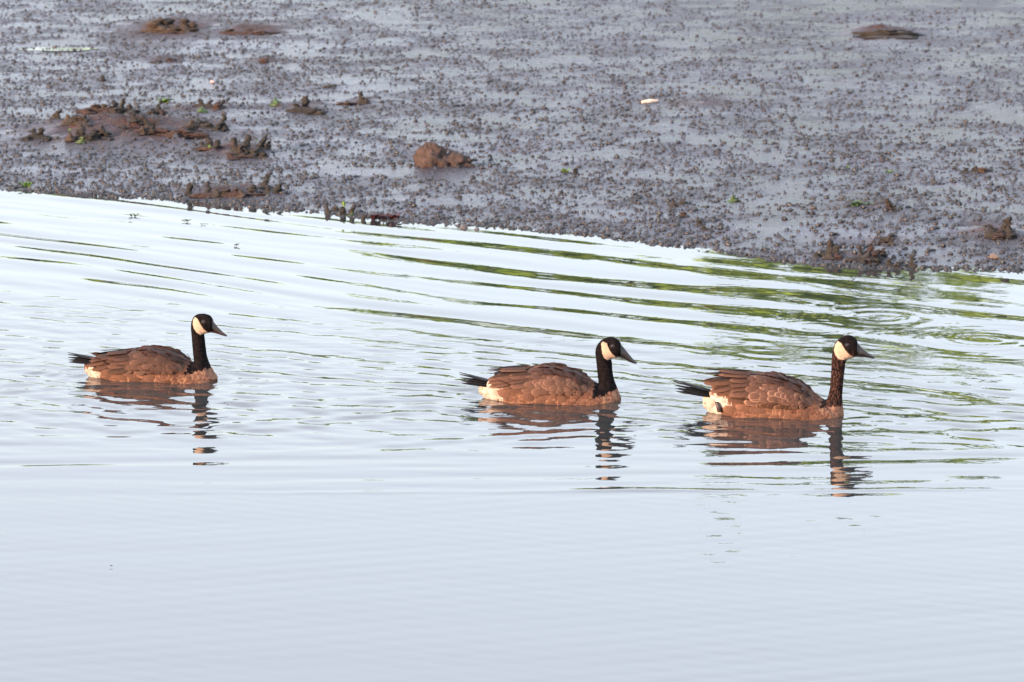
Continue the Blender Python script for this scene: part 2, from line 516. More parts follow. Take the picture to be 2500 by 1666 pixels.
# ------------------------------------------------------------------ generic lump / stub builders
def ico(sub=2):
    import bmesh
    bm = bmesh.new(); bmesh.ops.create_icosphere(bm, subdivisions=sub, radius=1)
    v = np.array([x.co[:] for x in bm.verts]); f = [tuple(q.index for q in p.verts) for p in bm.faces]
    bm.free(); return v, f
ICO2, ICO3, ICO4 = ico(2), ico(3), ico(4)
def n3(v, s, seed):
    return (noise(v[:, 0] * s + 3, v[:, 1] * s + v[:, 2] * s * .7, seed) + noise(v[:, 2] * s + 7, v[:, 0] * s - v[:, 1] * s * .6, seed + 3)) * .7
def lump_mesh(name, size, mat, seed, rough=0.3, base=ICO3, flat=0.35, crag=0.0):
    v, f = base; v = v.copy()
    d = 1 + rough * n3(v, 1.3, seed) + rough * .5 * n3(v, 3.1, seed + 9) + rough * .28 * n3(v, 7, seed + 19) + rough * .2 * n3(v, 15, seed + 29)
    if crag: d = d - crag * np.abs(n3(v, 2.4, seed + 41)) + crag * .5 * np.abs(n3(v, 5.5, seed + 47))
    v = v * d[:, None]
    v[:, 2] = np.maximum(v[:, 2], -flat)
    v = v * np.array(size)
    return mesh_py(name, v, f, True, mat)
def stub_mesh(name, h, r, mat, seed, lean=(0, 0), seg=10, rings=9, top=0.72):
    rs = []
    q = np.random.default_rng(seed)
    off = q.uniform(-.45, .45, (rings, 2)) * r
    for i in range(rings):
        t = i / (rings - 1)
        a = np.arange(seg) * 2 * math.pi / seg + t * .6
        rad = r * (1.5 * (1 - t) ** 2.5 + top + (0.28 * math.sin(t * 6 + seed))) * (1 + .5 * q.uniform(-1, 1, seg))
        if i == rings - 1: rad = rad * .45
        z = -0.3 * r + t * (h * .88 + .3 * r)
        rs.append(np.stack([off[i, 0] + lean[0] * t * t * h + rad * np.cos(a), off[i, 1] + lean[1] * t * t * h + rad * np.sin(a), z + q.uniform(-.07, .07, seg) * h], -1))
    v, f = loft(rs)
    return mesh_py(name, v, f, True, mat)
def frond_mesh(name, n, size, mat, seed, up=0.6):
    """a tuft of crumpled thin algae blades"""
    q = np.random.default_rng(seed); V, Fc = [], []
    for k in range(n):
        a = q.uniform(0, 2 * math.pi); L = size * q.uniform(.6, 1.1); w = L * q.uniform(.2, .45)
        d = np.array([math.cos(a), math.sin(a) * .8, 0]); s = np.array([-d[1], d[0], 0])
        b0 = len(V); o = np.array([*(q.uniform(-.35, .35, 2) * size), 0.0])
        for i in range(5):
            t = i / 4
            c = o + d * L * t * (1 - .4 * up) + np.array([0, 0, up * L * (t - .55 * t * t) * 1.4 + .003])
            ww = w * (.35 + math.sin(math.pi * min(1, t * .85 + .12)) * .8)
            for e in (-1, 0, 1):
                V.append(c + s * e * ww * .5 + np.array([0, 0, .25 * ww * abs(e) * math.sin(k + 3 * t) + q.uniform(-.06, .06) * L]))
        for i in range(4):
            for j in range(2):
                p = b0 + i * 3 + j
                Fc.append((p, p + 1, p + 4, p + 3))
    return mesh_py(name, V, Fc, True, mat)

def clump(px, py, label, cat, stubs, mound=None, name='peat_clump', group=None, water=False, algae=()):
    """thing = Empty at base; stubs: list (dx px, dy px, height px, radius px, material, lean)"""
    p = on_plane(px, py) if water else on_mud(px, py)
    k = mpp(p)
    z0 = float(mudz(p[0], p[1]))
    root = empty(name, (p[0], p[1], z0))
    tag(root, label, cat, group)
    if mound:
        w, d, h, mat = mound
        me = lump_mesh('mound', (w * k / 2, d * k / 2, h * k), mat, int(px) % 91, 0.35, ICO4, 0.25)
        link('mound', me, root).location = (0, 0, 0)
    for i, s in enumerate(stubs):
        dx, dy, h, r, mat, lean = s
        q = on_plane(px + dx, py + dy) if water else on_mud(px + dx, py + dy)
        zz = float(mudz(q[0], q[1]))
        hh = h * k - (zz if water else 0)
        me = stub_mesh('stub', hh, r * k, mat, int(px * 3 + i * 17 + py) % 9973, (lean, random.uniform(-.2, .2)))
        o = link('stub', me, root)
        o.location = (q[0] - p[0], q[1] - p[1], zz - z0)
    for (dx, dy, up, size, n, mat) in algae:
        q = on_plane(px + dx, py + dy) if water else on_mud(px + dx, py + dy)
        o = link('algae_tuft', frond_mesh('algae_tuft', n, size * k, mat, int(px + dx)), root)
        o.location = (q[0] - p[0], q[1] - p[1], (0 if water else float(mudz(q[0], q[1]))) - z0 + up * k)
    return root

# tan two-peaked mound by the upper edge
clump(412, 76, 'tan two-peaked peat mound high on the mud near the upper left corner', 'peat mound',
      [(-20, 0, 33, 21, TAN, -.1), (-6, -1, 34, 13, PEAT, .1), (36, 0, 31, 13, TAN, .15), (56, 0, 22, 9, TAN, .3), (-42, 1, 13, 12, TAN, 0), (12, 1, 15, 14, TAN, 0)],
      (125, 60, 14, TAN), 'peat_mound')
clump(250, 197, 'small lone dark peat stub on the mud above the brown ridge', 'peat stub', [(0, 0, 13, 6, PEAT, 0)])
clump(92, 338, 'dark knobbly peat clump at the left end of the brown ridge', 'peat clump',
      [(-6, 0, 26, 7, PEAT, -.2), (8, -1, 28, 7, PEAT, .1), (-22, 6, 12, 9, PEAT, -.4), (22, 4, 12, 7, PEAT, .3)], (70, 30, 9, PEAT))
clump(132, 294, 'slim brown peat stub with an olive foot on the ridge', 'peat clump',
      [(0, 0, 26, 6, TAN, .3), (8, 0, 30, 5, PEAT, .3), (-5, 3, 10, 8, REDPEAT, 0)], None, algae=((-5, 2, 3, 8, 4, DARKALGAE),))
clump(180, 302, 'tan and dark mottled peat clump on the left of the ridge crest', 'peat clump',
      [(-10, 0, 22, 9, TAN, -.3), (4, 0, 24, 10, PEAT, 0), (16, 0, 18, 9, TAN, .2), (26, 8, 30, 8, PEAT, .1)], (60, 30, 10, PEAT))
clump(172, 345, 'pale tan stub with a green algae cap at the foot of the ridge', 'peat stub', [(0, 0, 24, 6, TAN, 0)], None, 'peat_stub', algae=((1, 0, 24, 9, 5, ALGAE),))
clump(215, 340, 'dark hollow peat lump at the foot of the ridge', 'peat clump',
      [(-14, -5, 38, 9, PEAT, -.1), (2, 4, 18, 10, PEAT, .2), (-12, 6, 13, 7, DARKALGAE, -.3), (10, 2, 20, 8, PEAT, .4)], (50, 24, 9, PEAT))
clump(245, 275, 'rusty red peat bank forming the crest of the ridge', 'peat clump',
      [(-30, 4, 14, 12, REDPEAT, -.3), (-10, 0, 22, 12, REDPEAT, 0), (8, 0, 24, 10, TAN, .1), (22, 0, 20, 11, REDPEAT, .2), (36, -2, 32, 6, PEAT, -.1)], (115, 34, 13, REDPEAT))
clump(300, 276, 'forked dark peat stub at the right end of the ridge crest', 'peat clump',
      [(-4, 0, 40, 7, PEAT, .25), (8, 0, 25, 7, PEAT, .5), (20, 4, 14, 9, PEAT, .4), (-14, 4, 20, 9, PEAT, -.2), (36, 2, 12, 9, PEAT, .1)], (70, 26, 10, PEAT))
clump(245, 332, 'low dark peat stubs in the middle of the ridge', 'peat clump', [(0, 0, 24, 8, PEAT, .2), (-14, 2, 16, 9, PEAT, -.2), (12, 3, 12, 9, PEAT, .3)], (50, 22, 7, PEAT))
clump(345, 305, 'small dark arched peat stubs beside the tall forked stub', 'peat clump', [(-14, 0, 24, 6, PEAT, -.2), (0, 0, 10, 9, PEAT, 0), (-48, 8, 10, 8, PEAT, 0)], None)
clump(370, 325, 'tall leaning forked peat stub standing alone on the ridge slope', 'peat clump',
      [(-8, -4, 42, 7, PEAT, -.35), (2, 0, 30, 8, PEAT, .2), (22, 0, 18, 12, PEAT, .3), (-20, 2, 18, 6, TAN, 0), (36, 2, 12, 10, REDPEAT, .2)], (80, 26, 10, REDPEAT))
clump(452, 334, 'rust red peat block with a dark hollow on its right', 'peat clump',
      [(-20, 0, 16, 14, REDPEAT, -.3), (-2, 0, 26, 13, REDPEAT, 0), (14, -4, 25, 9, PEAT, .2), (26, -6, 18, 10, REDPEAT, .3)], (100, 30, 14, REDPEAT))
clump(484, 308, 'olive and brown peat tuft above the rust red block', 'peat clump',
      [(-14, 0, 18, 9, TAN, -.2), (0, -2, 20, 9, PEAT, 0), (14, -2, 14, 9, TAN, .2), (26, 0, 12, 10, PEAT, .2)], (70, 22, 8, PEAT), algae=((-12, 0, 12, 8, 4, DARKALGAE),))
clump(538, 318, 'tall two-legged brown peat stub right of the rust red block', 'peat clump',
      [(-8, 0, 20, 7, PEAT, .6), (6, -6, 40, 8, PEAT, .1), (10, 0, 22, 6, PEAT, 0)], None)
clump(385, 278, 'brown peat stub beside the bright green plant', 'peat clump', [(0, 0, 36, 6, PEAT, .2), (-10, 3, 18, 8, PEAT, -.2), (10, 3, 15, 7, REDPEAT, .1)], (50, 20, 7, PEAT))
clump(498, 262, 'dark branching peat stubs upslope of the ridge', 'peat clump',
      [(-4, 0, 22, 6, PEAT, -.4), (12, 0, 20, 6, PEAT, .3), (-4, 12, 14, 7, DARKALGAE, 0), (32, 4, 18, 8, REDPEAT, .2), (42, 2, 24, 5, PEAT, .3)], (60, 22, 7, PEAT))
clump(672, 258, 'small olive peat stub upslope of the big ragged clump', 'peat stub', [(0, 0, 24, 7, DARKALGAE, 0), (9, 2, 10, 6, PEAT, .2)], None, 'peat_stub')
clump(512, 366, 'brown stub with a pale green leaf hanging over its foot', 'peat clump',
      [(0, -4, 30, 7, PEAT, -.1), (16, -2, 20, 7, PEAT, .2), (-16, -2, 14, 8, PEAT, -.3)], (50, 18, 6, REDPEAT), algae=((0, 4, 6, 14, 4, ALGAE),))
clump(605, 380, 'big ragged dark clump of peat stubs at the right end of the ridge', 'peat clump',
      [(-30, -4, 44, 8, PEAT, -.1), (-18, 3, 30, 7, TAN, 0), (-6, 0, 38, 9, PEAT, 0), (-2, -12, 46, 6, PEAT, .1), (10, 4, 22, 10, PEAT, .2), (22, 0, 36, 9, PEAT, .3),
       (30, -12, 42, 6, PEAT, .4), (-38, 6, 14, 9, REDPEAT, -.4), (36, 4, 14, 9, PEAT, .3), (46, -16, 22, 6, PEAT, .5)], (95, 30, 14, PEAT), algae=((22, -4, 28, 10, 4, DARKALGAE),))
clump(742, 272, 'dark slab-like peat clump upslope in the middle left', 'peat clump',
      [(0, -4, 40, 8, PEAT, .2), (-14, 0, 24, 9, PEAT, -.2), (20, 6, 14, 14, PEAT, .4), (36, 8, 10, 10, PEAT, .2)], (90, 30, 10, PEAT))
clump(884, 252, 'short brown peat stub beside a low rust red streak', 'peat clump', [(0, 0, 32, 8, PEAT, -.1), (8, 2, 16, 7, PEAT, .2), (-36, 3, 8, 14, REDPEAT, 0), (-54, 3, 7, 10, REDPEAT, 0)], None)
clump(560, 478, 'row of brown peat stubs along the waterline', 'peat clump',
      [(-98, -4, 30, 7, PEAT, .1), (-52, -2, 36, 7, PEAT, 0), (-30, 2, 22, 8, PEAT, .2), (-8, 0, 24, 9, PEAT, 0), (14, 0, 22, 8, REDPEAT, .2), (28, 4, 20, 8, TAN, 0),
       (56, -6, 24, 9, PEAT, .2), (84, -16, 42, 6, PEAT, .4), (92, -8, 18, 8, PEAT, .2), (116, -6, 26, 7, PEAT, .5), (-70, 2, 12, 10, REDPEAT, 0)], (180, 26, 9, REDPEAT))
clump(802, 522, 'leftmost slim brown stub standing in the water', 'peat stub', [(0, 0, 26, 5, PEAT, -.2), (18, -6, 14, 6, PEAT, 0)], None, 'peat_stub', None, True)
clump(836, 524, 'brown stub in the water with a green spike on top', 'peat stub', [(0, 0, 22, 7, PEAT, 0), (1, -2, 34, 3, ALGAE, .1)], None, 'peat_stub', None, True)
clump(856, 526, 'slanting dark stub in the water with green algae at its foot', 'peat stub', [(0, 0, 30, 6, PEAT, .35), (2, 0, 22, 5, DARKALGAE, .1)], None, 'peat_stub', None, True, ((6, 2, 1, 8, 4, DARKALGAE),))
clump(886, 536, 'small pointed stub in the water left of the red seaweed', 'peat stub', [(0, 0, 14, 6, PEAT, .2)], None, 'peat_stub', None, True)
clump(2032, 625, 'dark brown stub clump at the left of the right-hand waterline', 'peat clump',
      [(-4, -8, 40, 7, PEAT, -.1), (8, -4, 26, 9, PEAT, .3), (-4, 6, 20, 9, PEAT, 0), (12, 6, 14, 8, REDPEAT, 0), (-38, 4, 12, 6, PEAT, 0)], (60, 20, 8, PEAT))
clump(2112, 640, 'largest tangled clump of peat stubs at the right-hand waterline', 'peat clump',
      [(-10, -6, 40, 6, PEAT, -.1), (2, 0, 30, 10, PEAT, .2), (16, -2, 32, 8, REDPEAT, .5), (6, 8, 18, 10, REDPEAT, 0), (26, -8, 24, 8, PEAT, .5), (-4, 10, 20, 6, PEAT, 0), (28, 6, 16, 7, PEAT, .2), (12, -22, 26, 9, REDPEAT, .1), (40, -14, 20, 7, PEAT, .3)], (85, 26, 12, PEAT))
clump(2166, 588, 'short slanted brown stubs beside the green sliver of water', 'peat clump', [(0, 0, 16, 8, PEAT, .6), (-12, 2, 10, 8, PEAT, .3), (10, 12, 22, 6, PEAT, .1)], None)
clump(2184, 656, 'squat double stub at the water edge', 'peat clump', [(-14, -4, 26, 8, PEAT, .3), (8, 0, 20, 10, PEAT, 0)], None, algae=())
clump(2228, 656, 'single upright mossy-topped stub at the water edge', 'peat stub', [(0, 0, 36, 7, PEAT, -.05)], None, 'peat_stub', algae=((0, 0, 32, 7, 4, DARKALGAE),))
clump(2440, 578, 'rightmost dark forked peat clump above the shell', 'peat clump',
      [(-16, -2, 30, 8, PEAT, -.3), (0, 0, 18, 10, REDPEAT, 0), (12, -6, 44, 8, PEAT, .25), (22, -4, 48, 7, PEAT, .1), (24, 2, 22, 9, PEAT, .2), (-8, 4, 12, 9, REDPEAT, 0)], (70, 24, 10, PEAT))
clump(2170, 512, 'tan and olive stub beside green algae on the right of the mud', 'peat stub', [(0, 0, 32, 6, TAN, -.2), (8, 0, 14, 8, PEAT, .2)], None, 'peat_stub', algae=((-2, 0, 26, 7, 3, DARKALGAE),))
clump(1405, 425, 'small upright brown stub right of the lone green tuft', 'peat stub', [(0, 0, 17, 5, PEAT, 0)], None, 'peat_stub')
clump(2400, 420, 'olive brown peat lump near the right edge of the mud', 'peat clump', [(-14, 0, 16, 8, PEAT, -.3), (0, 2, 14, 10, TAN, 0), (-40, 0, 12, 8, PEAT, -.2)], (50, 18, 7, PEAT))
clump(1667, 530, 'reddish peat lump low on the mud right of centre', 'peat stub', [(0, 0, 14, 9, REDPEAT, 0)], None, 'peat_stub')
clump(1705, 548, 'dark peat lump just above the waterline right of centre', 'peat stub', [(0, 0, 14, 9, PEAT, 0), (16, 14, 10, 8, PEAT, 0)], None, 'peat_stub')
clump(1652, 505, 'small brown forked stub on the mud right of centre', 'peat stub', [(-6, 0, 24, 5, PEAT, -.2), (14, -6, 14, 7, PEAT, .2)], None, 'peat_stub')
clump(1790, 492, 'olive stub on the mud between the forked stub and the green algae', 'peat stub', [(0, 0, 18, 8, DARKALGAE, 0), (8, 0, 10, 7, PEAT, 0)], None, 'peat_stub')
clump(2168, 84, 'flat brown peat patch near the upper right corner', 'peat mound', [(-40, 2, 8, 22, PEAT, 0), (0, 2, 13, 24, PEAT, 0), (38, 0, 10, 20, PEAT, .2)], (160, 60, 8, PEAT), 'peat_mound')
clump(610, 82, 'low rust red peat streak right of the tan mound', 'peat mound', [(-50, 0, 11, 12, PEAT, 0), (0, 0, 12, 12, REDPEAT, 0), (24, 2, 12, 14, REDPEAT, .2)], (150, 40, 6, REDPEAT), 'peat_mound')
clump(648, 152, 'small rust red peat lump below the rust red streak', 'peat stub', [(0, 0, 11, 11, REDPEAT, 0)], None, 'peat_stub')
clump(405, 150, 'small flat brown peat lump below the tan mound', 'peat stub', [(8, 0, 9, 12, REDPEAT, 0), (-18, 1, 6, 14, PEAT, 0)], None, 'peat_stub')

# ---------------------------------------------------- rock
p = on_mud(1085, 404); k = mpp(p)
rk = empty('rock', (p[0], p[1], float(mudz(p[0], p[1]))))
tag(rk, 'brown L-shaped rock lying on the mud above the middle goose', 'rock')
o = link('block', lump_mesh('block', (40 * k, 34 * k, 54 * k), ROCK, 23, 0.34, ICO4, 0.22, 0.4), rk); o.location = (-28 * k, 0, 0)
o = link('peak', lump_mesh('peak', (15 * k, 14 * k, 14 * k), ROCK, 8, 0.3, ICO3, 0.5), rk); o.location = (-36 * k, 2 * k, 44 * k)
o = link('slab', lump_mesh('slab', (44 * k, 28 * k, 25 * k), ROCK, 14, 0.4, ICO4, 0.22, 0.4), rk); o.location = (28 * k, 4 * k, 0)

# ---------------------------------------------------- sticks, chip, shells, stones
def stick(px0, py0, px1, py1, r, mat, label, name='stick', cat='stick', arch=0.0, lift=2.0):
    a = on_mud(px0, py0); b = on_mud(px1, py1); k = mpp(a)
    rs = []
    q = np.random.default_rng(int(px0))
    for i in range(9):
        t = i / 8; c = a * (1 - t) + b * t
        c[2] = float(mudz(c[0], c[1])) + r * k * .6 + arch * k * math.sin(math.pi * t)
        rr = r * k * (.45 + .75 * math.sin(math.pi * (.12 + .8 * t))) * q.uniform(.85, 1.15)
        an = np.arange(7) * 2 * math.pi / 7
        rs.append(np.stack([c[0] + 0 * an, c[1] + rr * np.cos(an), c[2] + rr * np.sin(an)], -1))
    org = np.array([a[0], a[1], float(mudz(a[0], a[1]))])
    rs = [x - org for x in rs]
    v, f = loft(rs)
    o = link(name, mesh_py(name, v, f, True, mat)); o.location = org
    tag(o, label, cat)
stick(1566, 253, 1608, 249, 4.5, WOOD, 'pale bleached wood chip lying on the upper mud', 'wood_chip', 'wood chip')
stick(788, 216, 822, 212, 4, DARKWOOD, 'short black stick lying on the mud left of centre')
stick(1190, 384, 1206, 400, 3.5, PEAT, 'small bent brown twig right of the rock', 'twig', 'twig', 8)
def shell(px, py, w, mat, label, name='shell'):
    p = on_mud(px, py); k = mpp(p)
    root = empty(name, (p[0], p[1], float(mudz(p[0], p[1]))), R(-12))
    tag(root, label, 'shell')
    v, f = ICO3; v = v.copy(); v[:, 2] = np.maximum(v[:, 2], 0) * (1 - .3 * v[:, 0])
    rib = 1 + .03 * np.sin(np.arctan2(v[:, 1], v[:, 0] + 1.0) * 22)
    v = v * rib[:, None] * np.array([w * k * .42, w * k * .4, w * k * .34])
    a = link('valve', mesh_py('valve', v, f, True, mat), root); a.location = (-.08 * w * k, 0, .08 * w * k)
    v, f = ICO2; v = v * np.array([w * k * .55, w * k * .36, w * k * .07]) 
    b = link('lip', mesh_py('lip', v, f, True, DARKWOOD), root); b.location = (.1 * w * k, 0, .06 * w * k)
shell(2432, 632, 34, SHELL, 'domed brown clam shell on the mud near the right waterline')
shell(520, 203, 14, PINKSHELL, 'tiny pale pink shell on the mud above the ridge')
shell(1985, 510, 16, SHELL, 'small tan shell on the mud left of the green algae')
def stone(px, py, w, h, mat, label, water=False, cat='stone'):
    p = on_plane(px, py) if water else on_mud(px, py); k = mpp(p)
    z = float(mudz(p[0], p[1]))
    hz = (h * k - z) if water else h * k
    o = link(cat, lump_mesh(cat, (w * k / 2, w * k / 2.4, hz), mat, int(px) % 77, .2, ICO3, .3)); o.location = (p[0], p[1], z)
    tag(o, label, cat)
stone(1132, 557, 24, 9, GREYSTONE, 'rounded grey stone at the waterline near the middle', True)
stone(1164, 561, 20, 6, GREYSTONE, 'smaller grey stone just right of the rounded grey one', True)

# ---------------------------------------------------- algae
def algae(px, py, size, n, mat, label, water=False, cat='algae', name='algae_tuft', up=.6):
    p = on_plane(px, py) if water else on_mud(px, py); k = mpp(p)
    z = 0.002 if water else float(mudz(p[0], p[1]))
    o = link(name, frond_mesh(name, n, size * k, mat, int(px), up)); o.location = (p[0], p[1], z)
    tag(o, label, cat)
algae(400, 252, 26, 14, ALGAE, 'bright green leafy plant on the mud above the ridge', name='green_plant', cat='plant', up=.5)
algae(1380, 424, 18, 9, ALGAE, 'lone bright green algae tuft right of the rock', up=.9)
algae(2070, 414, 12, 6, ALGAE, 'small green algae sprig upslope on the right', up=1.0)
algae(2172, 421, 18, 7, ALGAE, 'flat green algae scrap upslope on the right', up=.2)
algae(2086, 505, 26, 14, DARKALGAE, 'dark green algae mat left of the tan and olive stub', up=.7)
algae(2114, 500, 18, 8, ALGAE, 'thin yellow green algae strip beside the dark green mat', up=.3)
algae(66, 458, 20, 12, ALGAE, 'lime green algae tuft at the left end of the waterline', up=.9)
algae(48, 470, 12, 6, DARKALGAE, 'small green algae scrap floating at the left edge', True, up=.6)
algae(326, 530, 16, 8, DARKALGAE, 'dark green leaf floating left of centre near the bank', True, 'leaf', 'floating_leaf', .5)
algae(455, 543, 16, 8, DARKALGAE, 'green leaf scrap floating right of the dark green leaf', True, 'leaf', 'floating_leaf', .3)
algae(495, 550, 10, 5, DARKALGAE, 'thin weed thread floating beside the green leaf scrap', True, 'weed', 'floating_weed', .15)
algae(575, 602, 11, 7, DARKWOOD, 'tiny dark debris floating above the left goose', True, 'debris', 'floating_debris', .5)
algae(272, 1386, 6, 5, DARKWOOD, 'speck of dark debris floating in the calm foreground', True, 'debris', 'floating_debris', .5)
p = on_plane(945, 536); k = mpp(p)
rw = empty('red_seaweed', (p[0], p[1], 0.0))
tag(rw, 'dark red seaweed washed up at the waterline', 'seaweed')
for i, (dx, sz, n) in enumerate(((-30, 26, 16), (-10, 22, 12), (12, 26, 16), (30, 18, 10))):
    o = link('frond', frond_mesh('frond', n, sz * k, REDWEED, 300 + i, .55), rw); o.location = (dx * k, 0.02 * (i % 2), 0.004)

# ------------------------------------------------------------------ snails
def snail_mesh(name, seed):
    q = np.random.default_rng(seed); rs = []
    prof = ((-0.55, .30), (-0.40, .46), (-0.02, .52), (0.16, .40), (0.30, .36), (0.52, .17))
    for i, (x, r) in enumerate(prof):
        a = np.arange(6) * math.pi / 3 + i * .35
        rr = r * q.uniform(.72, 1.2, 6)
        rs.append(np.stack([np.full(6, x) + .05 * np.cos(a), rr * np.cos(a), rr * np.sin(a) * .95 + .30 - .12 * i / 5], -1))
    v, f = loft(rs)
    return v, f
SN = [snail_mesh('s', i) for i in range(4)]
SNM = [mesh_py('mud_snail', v * .0165, f, True, SNAIL) for v, f in SN]
dens = []
N = 98000
xs = rng.uniform(-6.5, 6.5, N); s_ = rng.uniform(-0.12, 1, N)
ys = yshore(xs) + np.where(s_ < 0, s_, 0.0) + np.where(s_ > 0, 14.5 * np.abs(s_) ** 1.45, 0)
depth = ys - yshore(xs)
dn = 1.15 - 1.15 * wetness(xs, ys) + 0.35 * noise(xs * 3.1, ys * 3.1, 78) + 0.3 * noise(xs * 0.5, ys * 0.5, 71)
dn = dn * (1 - 0.55 * sst(5, 11, depth)) * (1 - .5 * sst(-1, 3, xs) * sst(5, 9, depth))
keep = rng.random(N) < np.clip(dn, 0.05, 1) * 0.66
for (bx, by, rx, ry, h, b_) in BUMPS:
    if b_ > .6: keep &= ~((((xs - bx) / rx) ** 2 + ((ys - by) / ry) ** 2 < .8) & (rng.random(N) < .8))
inview = np.abs(xs) < (ys * 1250 / F + 1.5)
keep &= inview & (ys < 35.5)
xs, ys = xs[keep], ys[keep]
zs = mudz(xs, ys)
ok = zs > -0.018
xs, ys, zs = xs[ok], ys[ok], zs[ok]
order = np.argsort(np.hypot(xs, ys))
xs, ys, zs = xs[order], ys[order], zs[order]
visible = np.where(np.abs(xs) < ys * 1250 / F - 0.02)[0]
near_ids = set(visible[:300].tolist())
rest = []
for i in range(len(xs)):
    sc = float(np.clip(math.exp(rng.normal(-.05, .34)), .45, 1.9)); a = rng.uniform(0, 2 * math.pi); tilt = rng.uniform(-.35, .5)
    mtx = Matrix.Translation((xs[i], ys[i], zs[i] - .002 - .002 * rng.random())) @ Matrix.Rotation(a, 4, 'Z') @ Matrix.Rotation(-tilt, 4, 'Y') @ Matrix.Scale(sc, 4)
    if i in near_ids:
        o = link('mud_snail', SNM[i % 4]); o.matrix_world = mtx
        tag(o, 'small grey-brown mud snail on the wet mud along the near waterline', 'snail', 'mud snails along the waterline')
    else:
        rest.append((i % 4, np.array(mtx)))
V, Fq, Ft, off = [], [], [], 0
for vi, m4 in rest:
    v, f = SN[vi]
    V.append((v * .0165) @ m4[:3, :3].T + m4[:3, 3])
    for q in f:
        (Fq if len(q) == 4 else Ft).append(tuple(j + off for j in q))
    off += len(v)
me = bpy.data.meshes.new('mud_snails')
me.from_pydata(np.vstack(V).tolist(), [], Fq + Ft)
me.polygons.foreach_set('use_smooth', np.full(len(me.polygons), True)); me.update(); me.materials.append(SNAILFAR)
tag(link('mud_snails', me), 'countless small dark mud snails scattered over the wet mudflat', None, None, 'stuff')
print('snails', len(xs))
NG = 112000
gx = rng.uniform(-6.5, 6.5, NG); gs = rng.random(NG)
gy = yshore(gx) - 0.03 + 13.5 * gs ** 1.35
gd = 1.25 - 1.25 * wetness(gx, gy) + 0.3 * noise(gx * 2.3, gy * 2.3, 88)
ok = (rng.random(NG) < np.clip(gd, 0.03, 1) * 0.55) & (np.abs(gx) < gy * 1250 / F + 1.5)
gx, gy = gx[ok], gy[ok]; gz = mudz(gx, gy); n_ = len(gx)
sz = np.exp(rng.normal(-4.85, 0.38, n_)); ga = rng.uniform(0, 6.28, n_)
ring = np.stack([gx, gy, gz - 0.002], -1)[:, None, :] + np.stack([np.cos(ga[:, None] + np.arange(4) * 1.571), np.sin(ga[:, None] + np.arange(4) * 1.571), np.zeros((n_, 4))], -1) * (sz[:, None, None] * rng.uniform(.7, 1.4, (n_, 4, 1)))
tip = np.stack([gx + rng.normal(0, .3, n_) * sz, gy + rng.normal(0, .3, n_) * sz, gz + sz * rng.uniform(.7, 1.6, n_)], -1)[:, None, :]
vv = np.concatenate([ring, tip], 1).reshape(-1, 3)
b0 = np.arange(n_)[:, None] * 5
ff = np.stack([np.stack([b0[:, 0] + k_, b0[:, 0] + (k_ + 1) % 4, b0[:, 0] + 4], -1) for k_ in range(4)], 1).reshape(-1, 3)
mg = earth('grain_mud', (0.013, 0.013, 0.0175), (0.036, 0.035, 0.043), 0.4, scale=6)
tag(link('mud_grains', mesh_arrays('mud_grains', vv, ff, True, mg)), 'fine grey grains and worm casts covering the wet mud', None, None, 'stuff')

#GEESE#
# ------------------------------------------------------------------ geese
def plumage():
    m = M('goose_plumage', rough=0.85, spec=0.06)
    neck, cheek, white, breast = m.attr('neck'), m.attr('cheek'), m.attr('white'), m.attr('breast')
    j = m.math('SUBTRACT', m.noise(170, 3, 0.6, sc=(1, 1, .45)), 0.5)
    jf = m.math('SUBTRACT', m.noise(60, 3, 0.6, sc=(1.6, 1, .3)), 0.5)
    fl = m.noise(95, 4, 0.65, sc=(.6, .6, 1)); bl = m.noise(30, 3, 0.6)
    c = m.mix(m.step(fl, .38, .62), (0.042, 0.019, 0.0135), (0.098, 0.047, 0.033))
    c = m.mix(m.step(bl, .4, .65, 0, .55), c, (0.13, 0.066, 0.045))
    cb = m.mix(m.step(fl, .36, .6), (0.09, 0.045, 0.032), (0.19, 0.102, 0.073))
    cb = m.mix(m.step(m.noise(45, 3, .7, sc=(1, 1, .5), dist=.8), .52, .68, 0, .7), cb, (0.07, 0.036, 0.026))
    c = m.mix(m.step(breast, -.01, .03), c, cb)
    stk = m.noise(48, 3, .65, sc=(1.5, 1, .45), dist=1.0)
    c = m.mix(m.math('MULTIPLY', m.step(breast, -.02, .012), m.step(stk, .5, .64, 0, .75)), c, (0.27, 0.152, 0.092))
    w = m.math('ADD', white, m.math('MULTIPLY', jf, .10))
    wf = m.noise(75, 4, .7, sc=(.5, 1, 1.6), dist=.6)
    c = m.mix(m.step(w, -.006, .006), c, m.mix(m.step(wf, .32, .58), (0.14, 0.10, 0.085), (0.40, 0.335, 0.30)))
    nk = m.math('ADD', neck, m.math('MULTIPLY', jf, .05))
    blk = m.mix(m.step(fl, .35, .65), (0.0022, 0.002, 0.0026), (0.008, 0.006, 0.0066))
    blk = m.mix(m.math('MULTIPLY', m.attr('scruff'), m.step(j, -.05, .12)), blk, (0.05, 0.025, 0.02))
    c = m.mix(m.step(nk, -.002, .003), c, blk)
    ck = m.math('ADD', cheek, m.math('MULTIPLY', j, .005))
    c = m.mix(m.step(ck, -.0022, .0022), c, m.mix(m.step(bl, .3, .6), (0.25, 0.18, 0.14), (0.33, 0.25, 0.195)))
    m.color(c)
    m.bump(m.math('ADD', fl, m.math('MULTIPLY', m.noise(240, 2, sc=(1, 1, .5)), .6)), .55, .004)
    return m.m
PLUM = plumage()
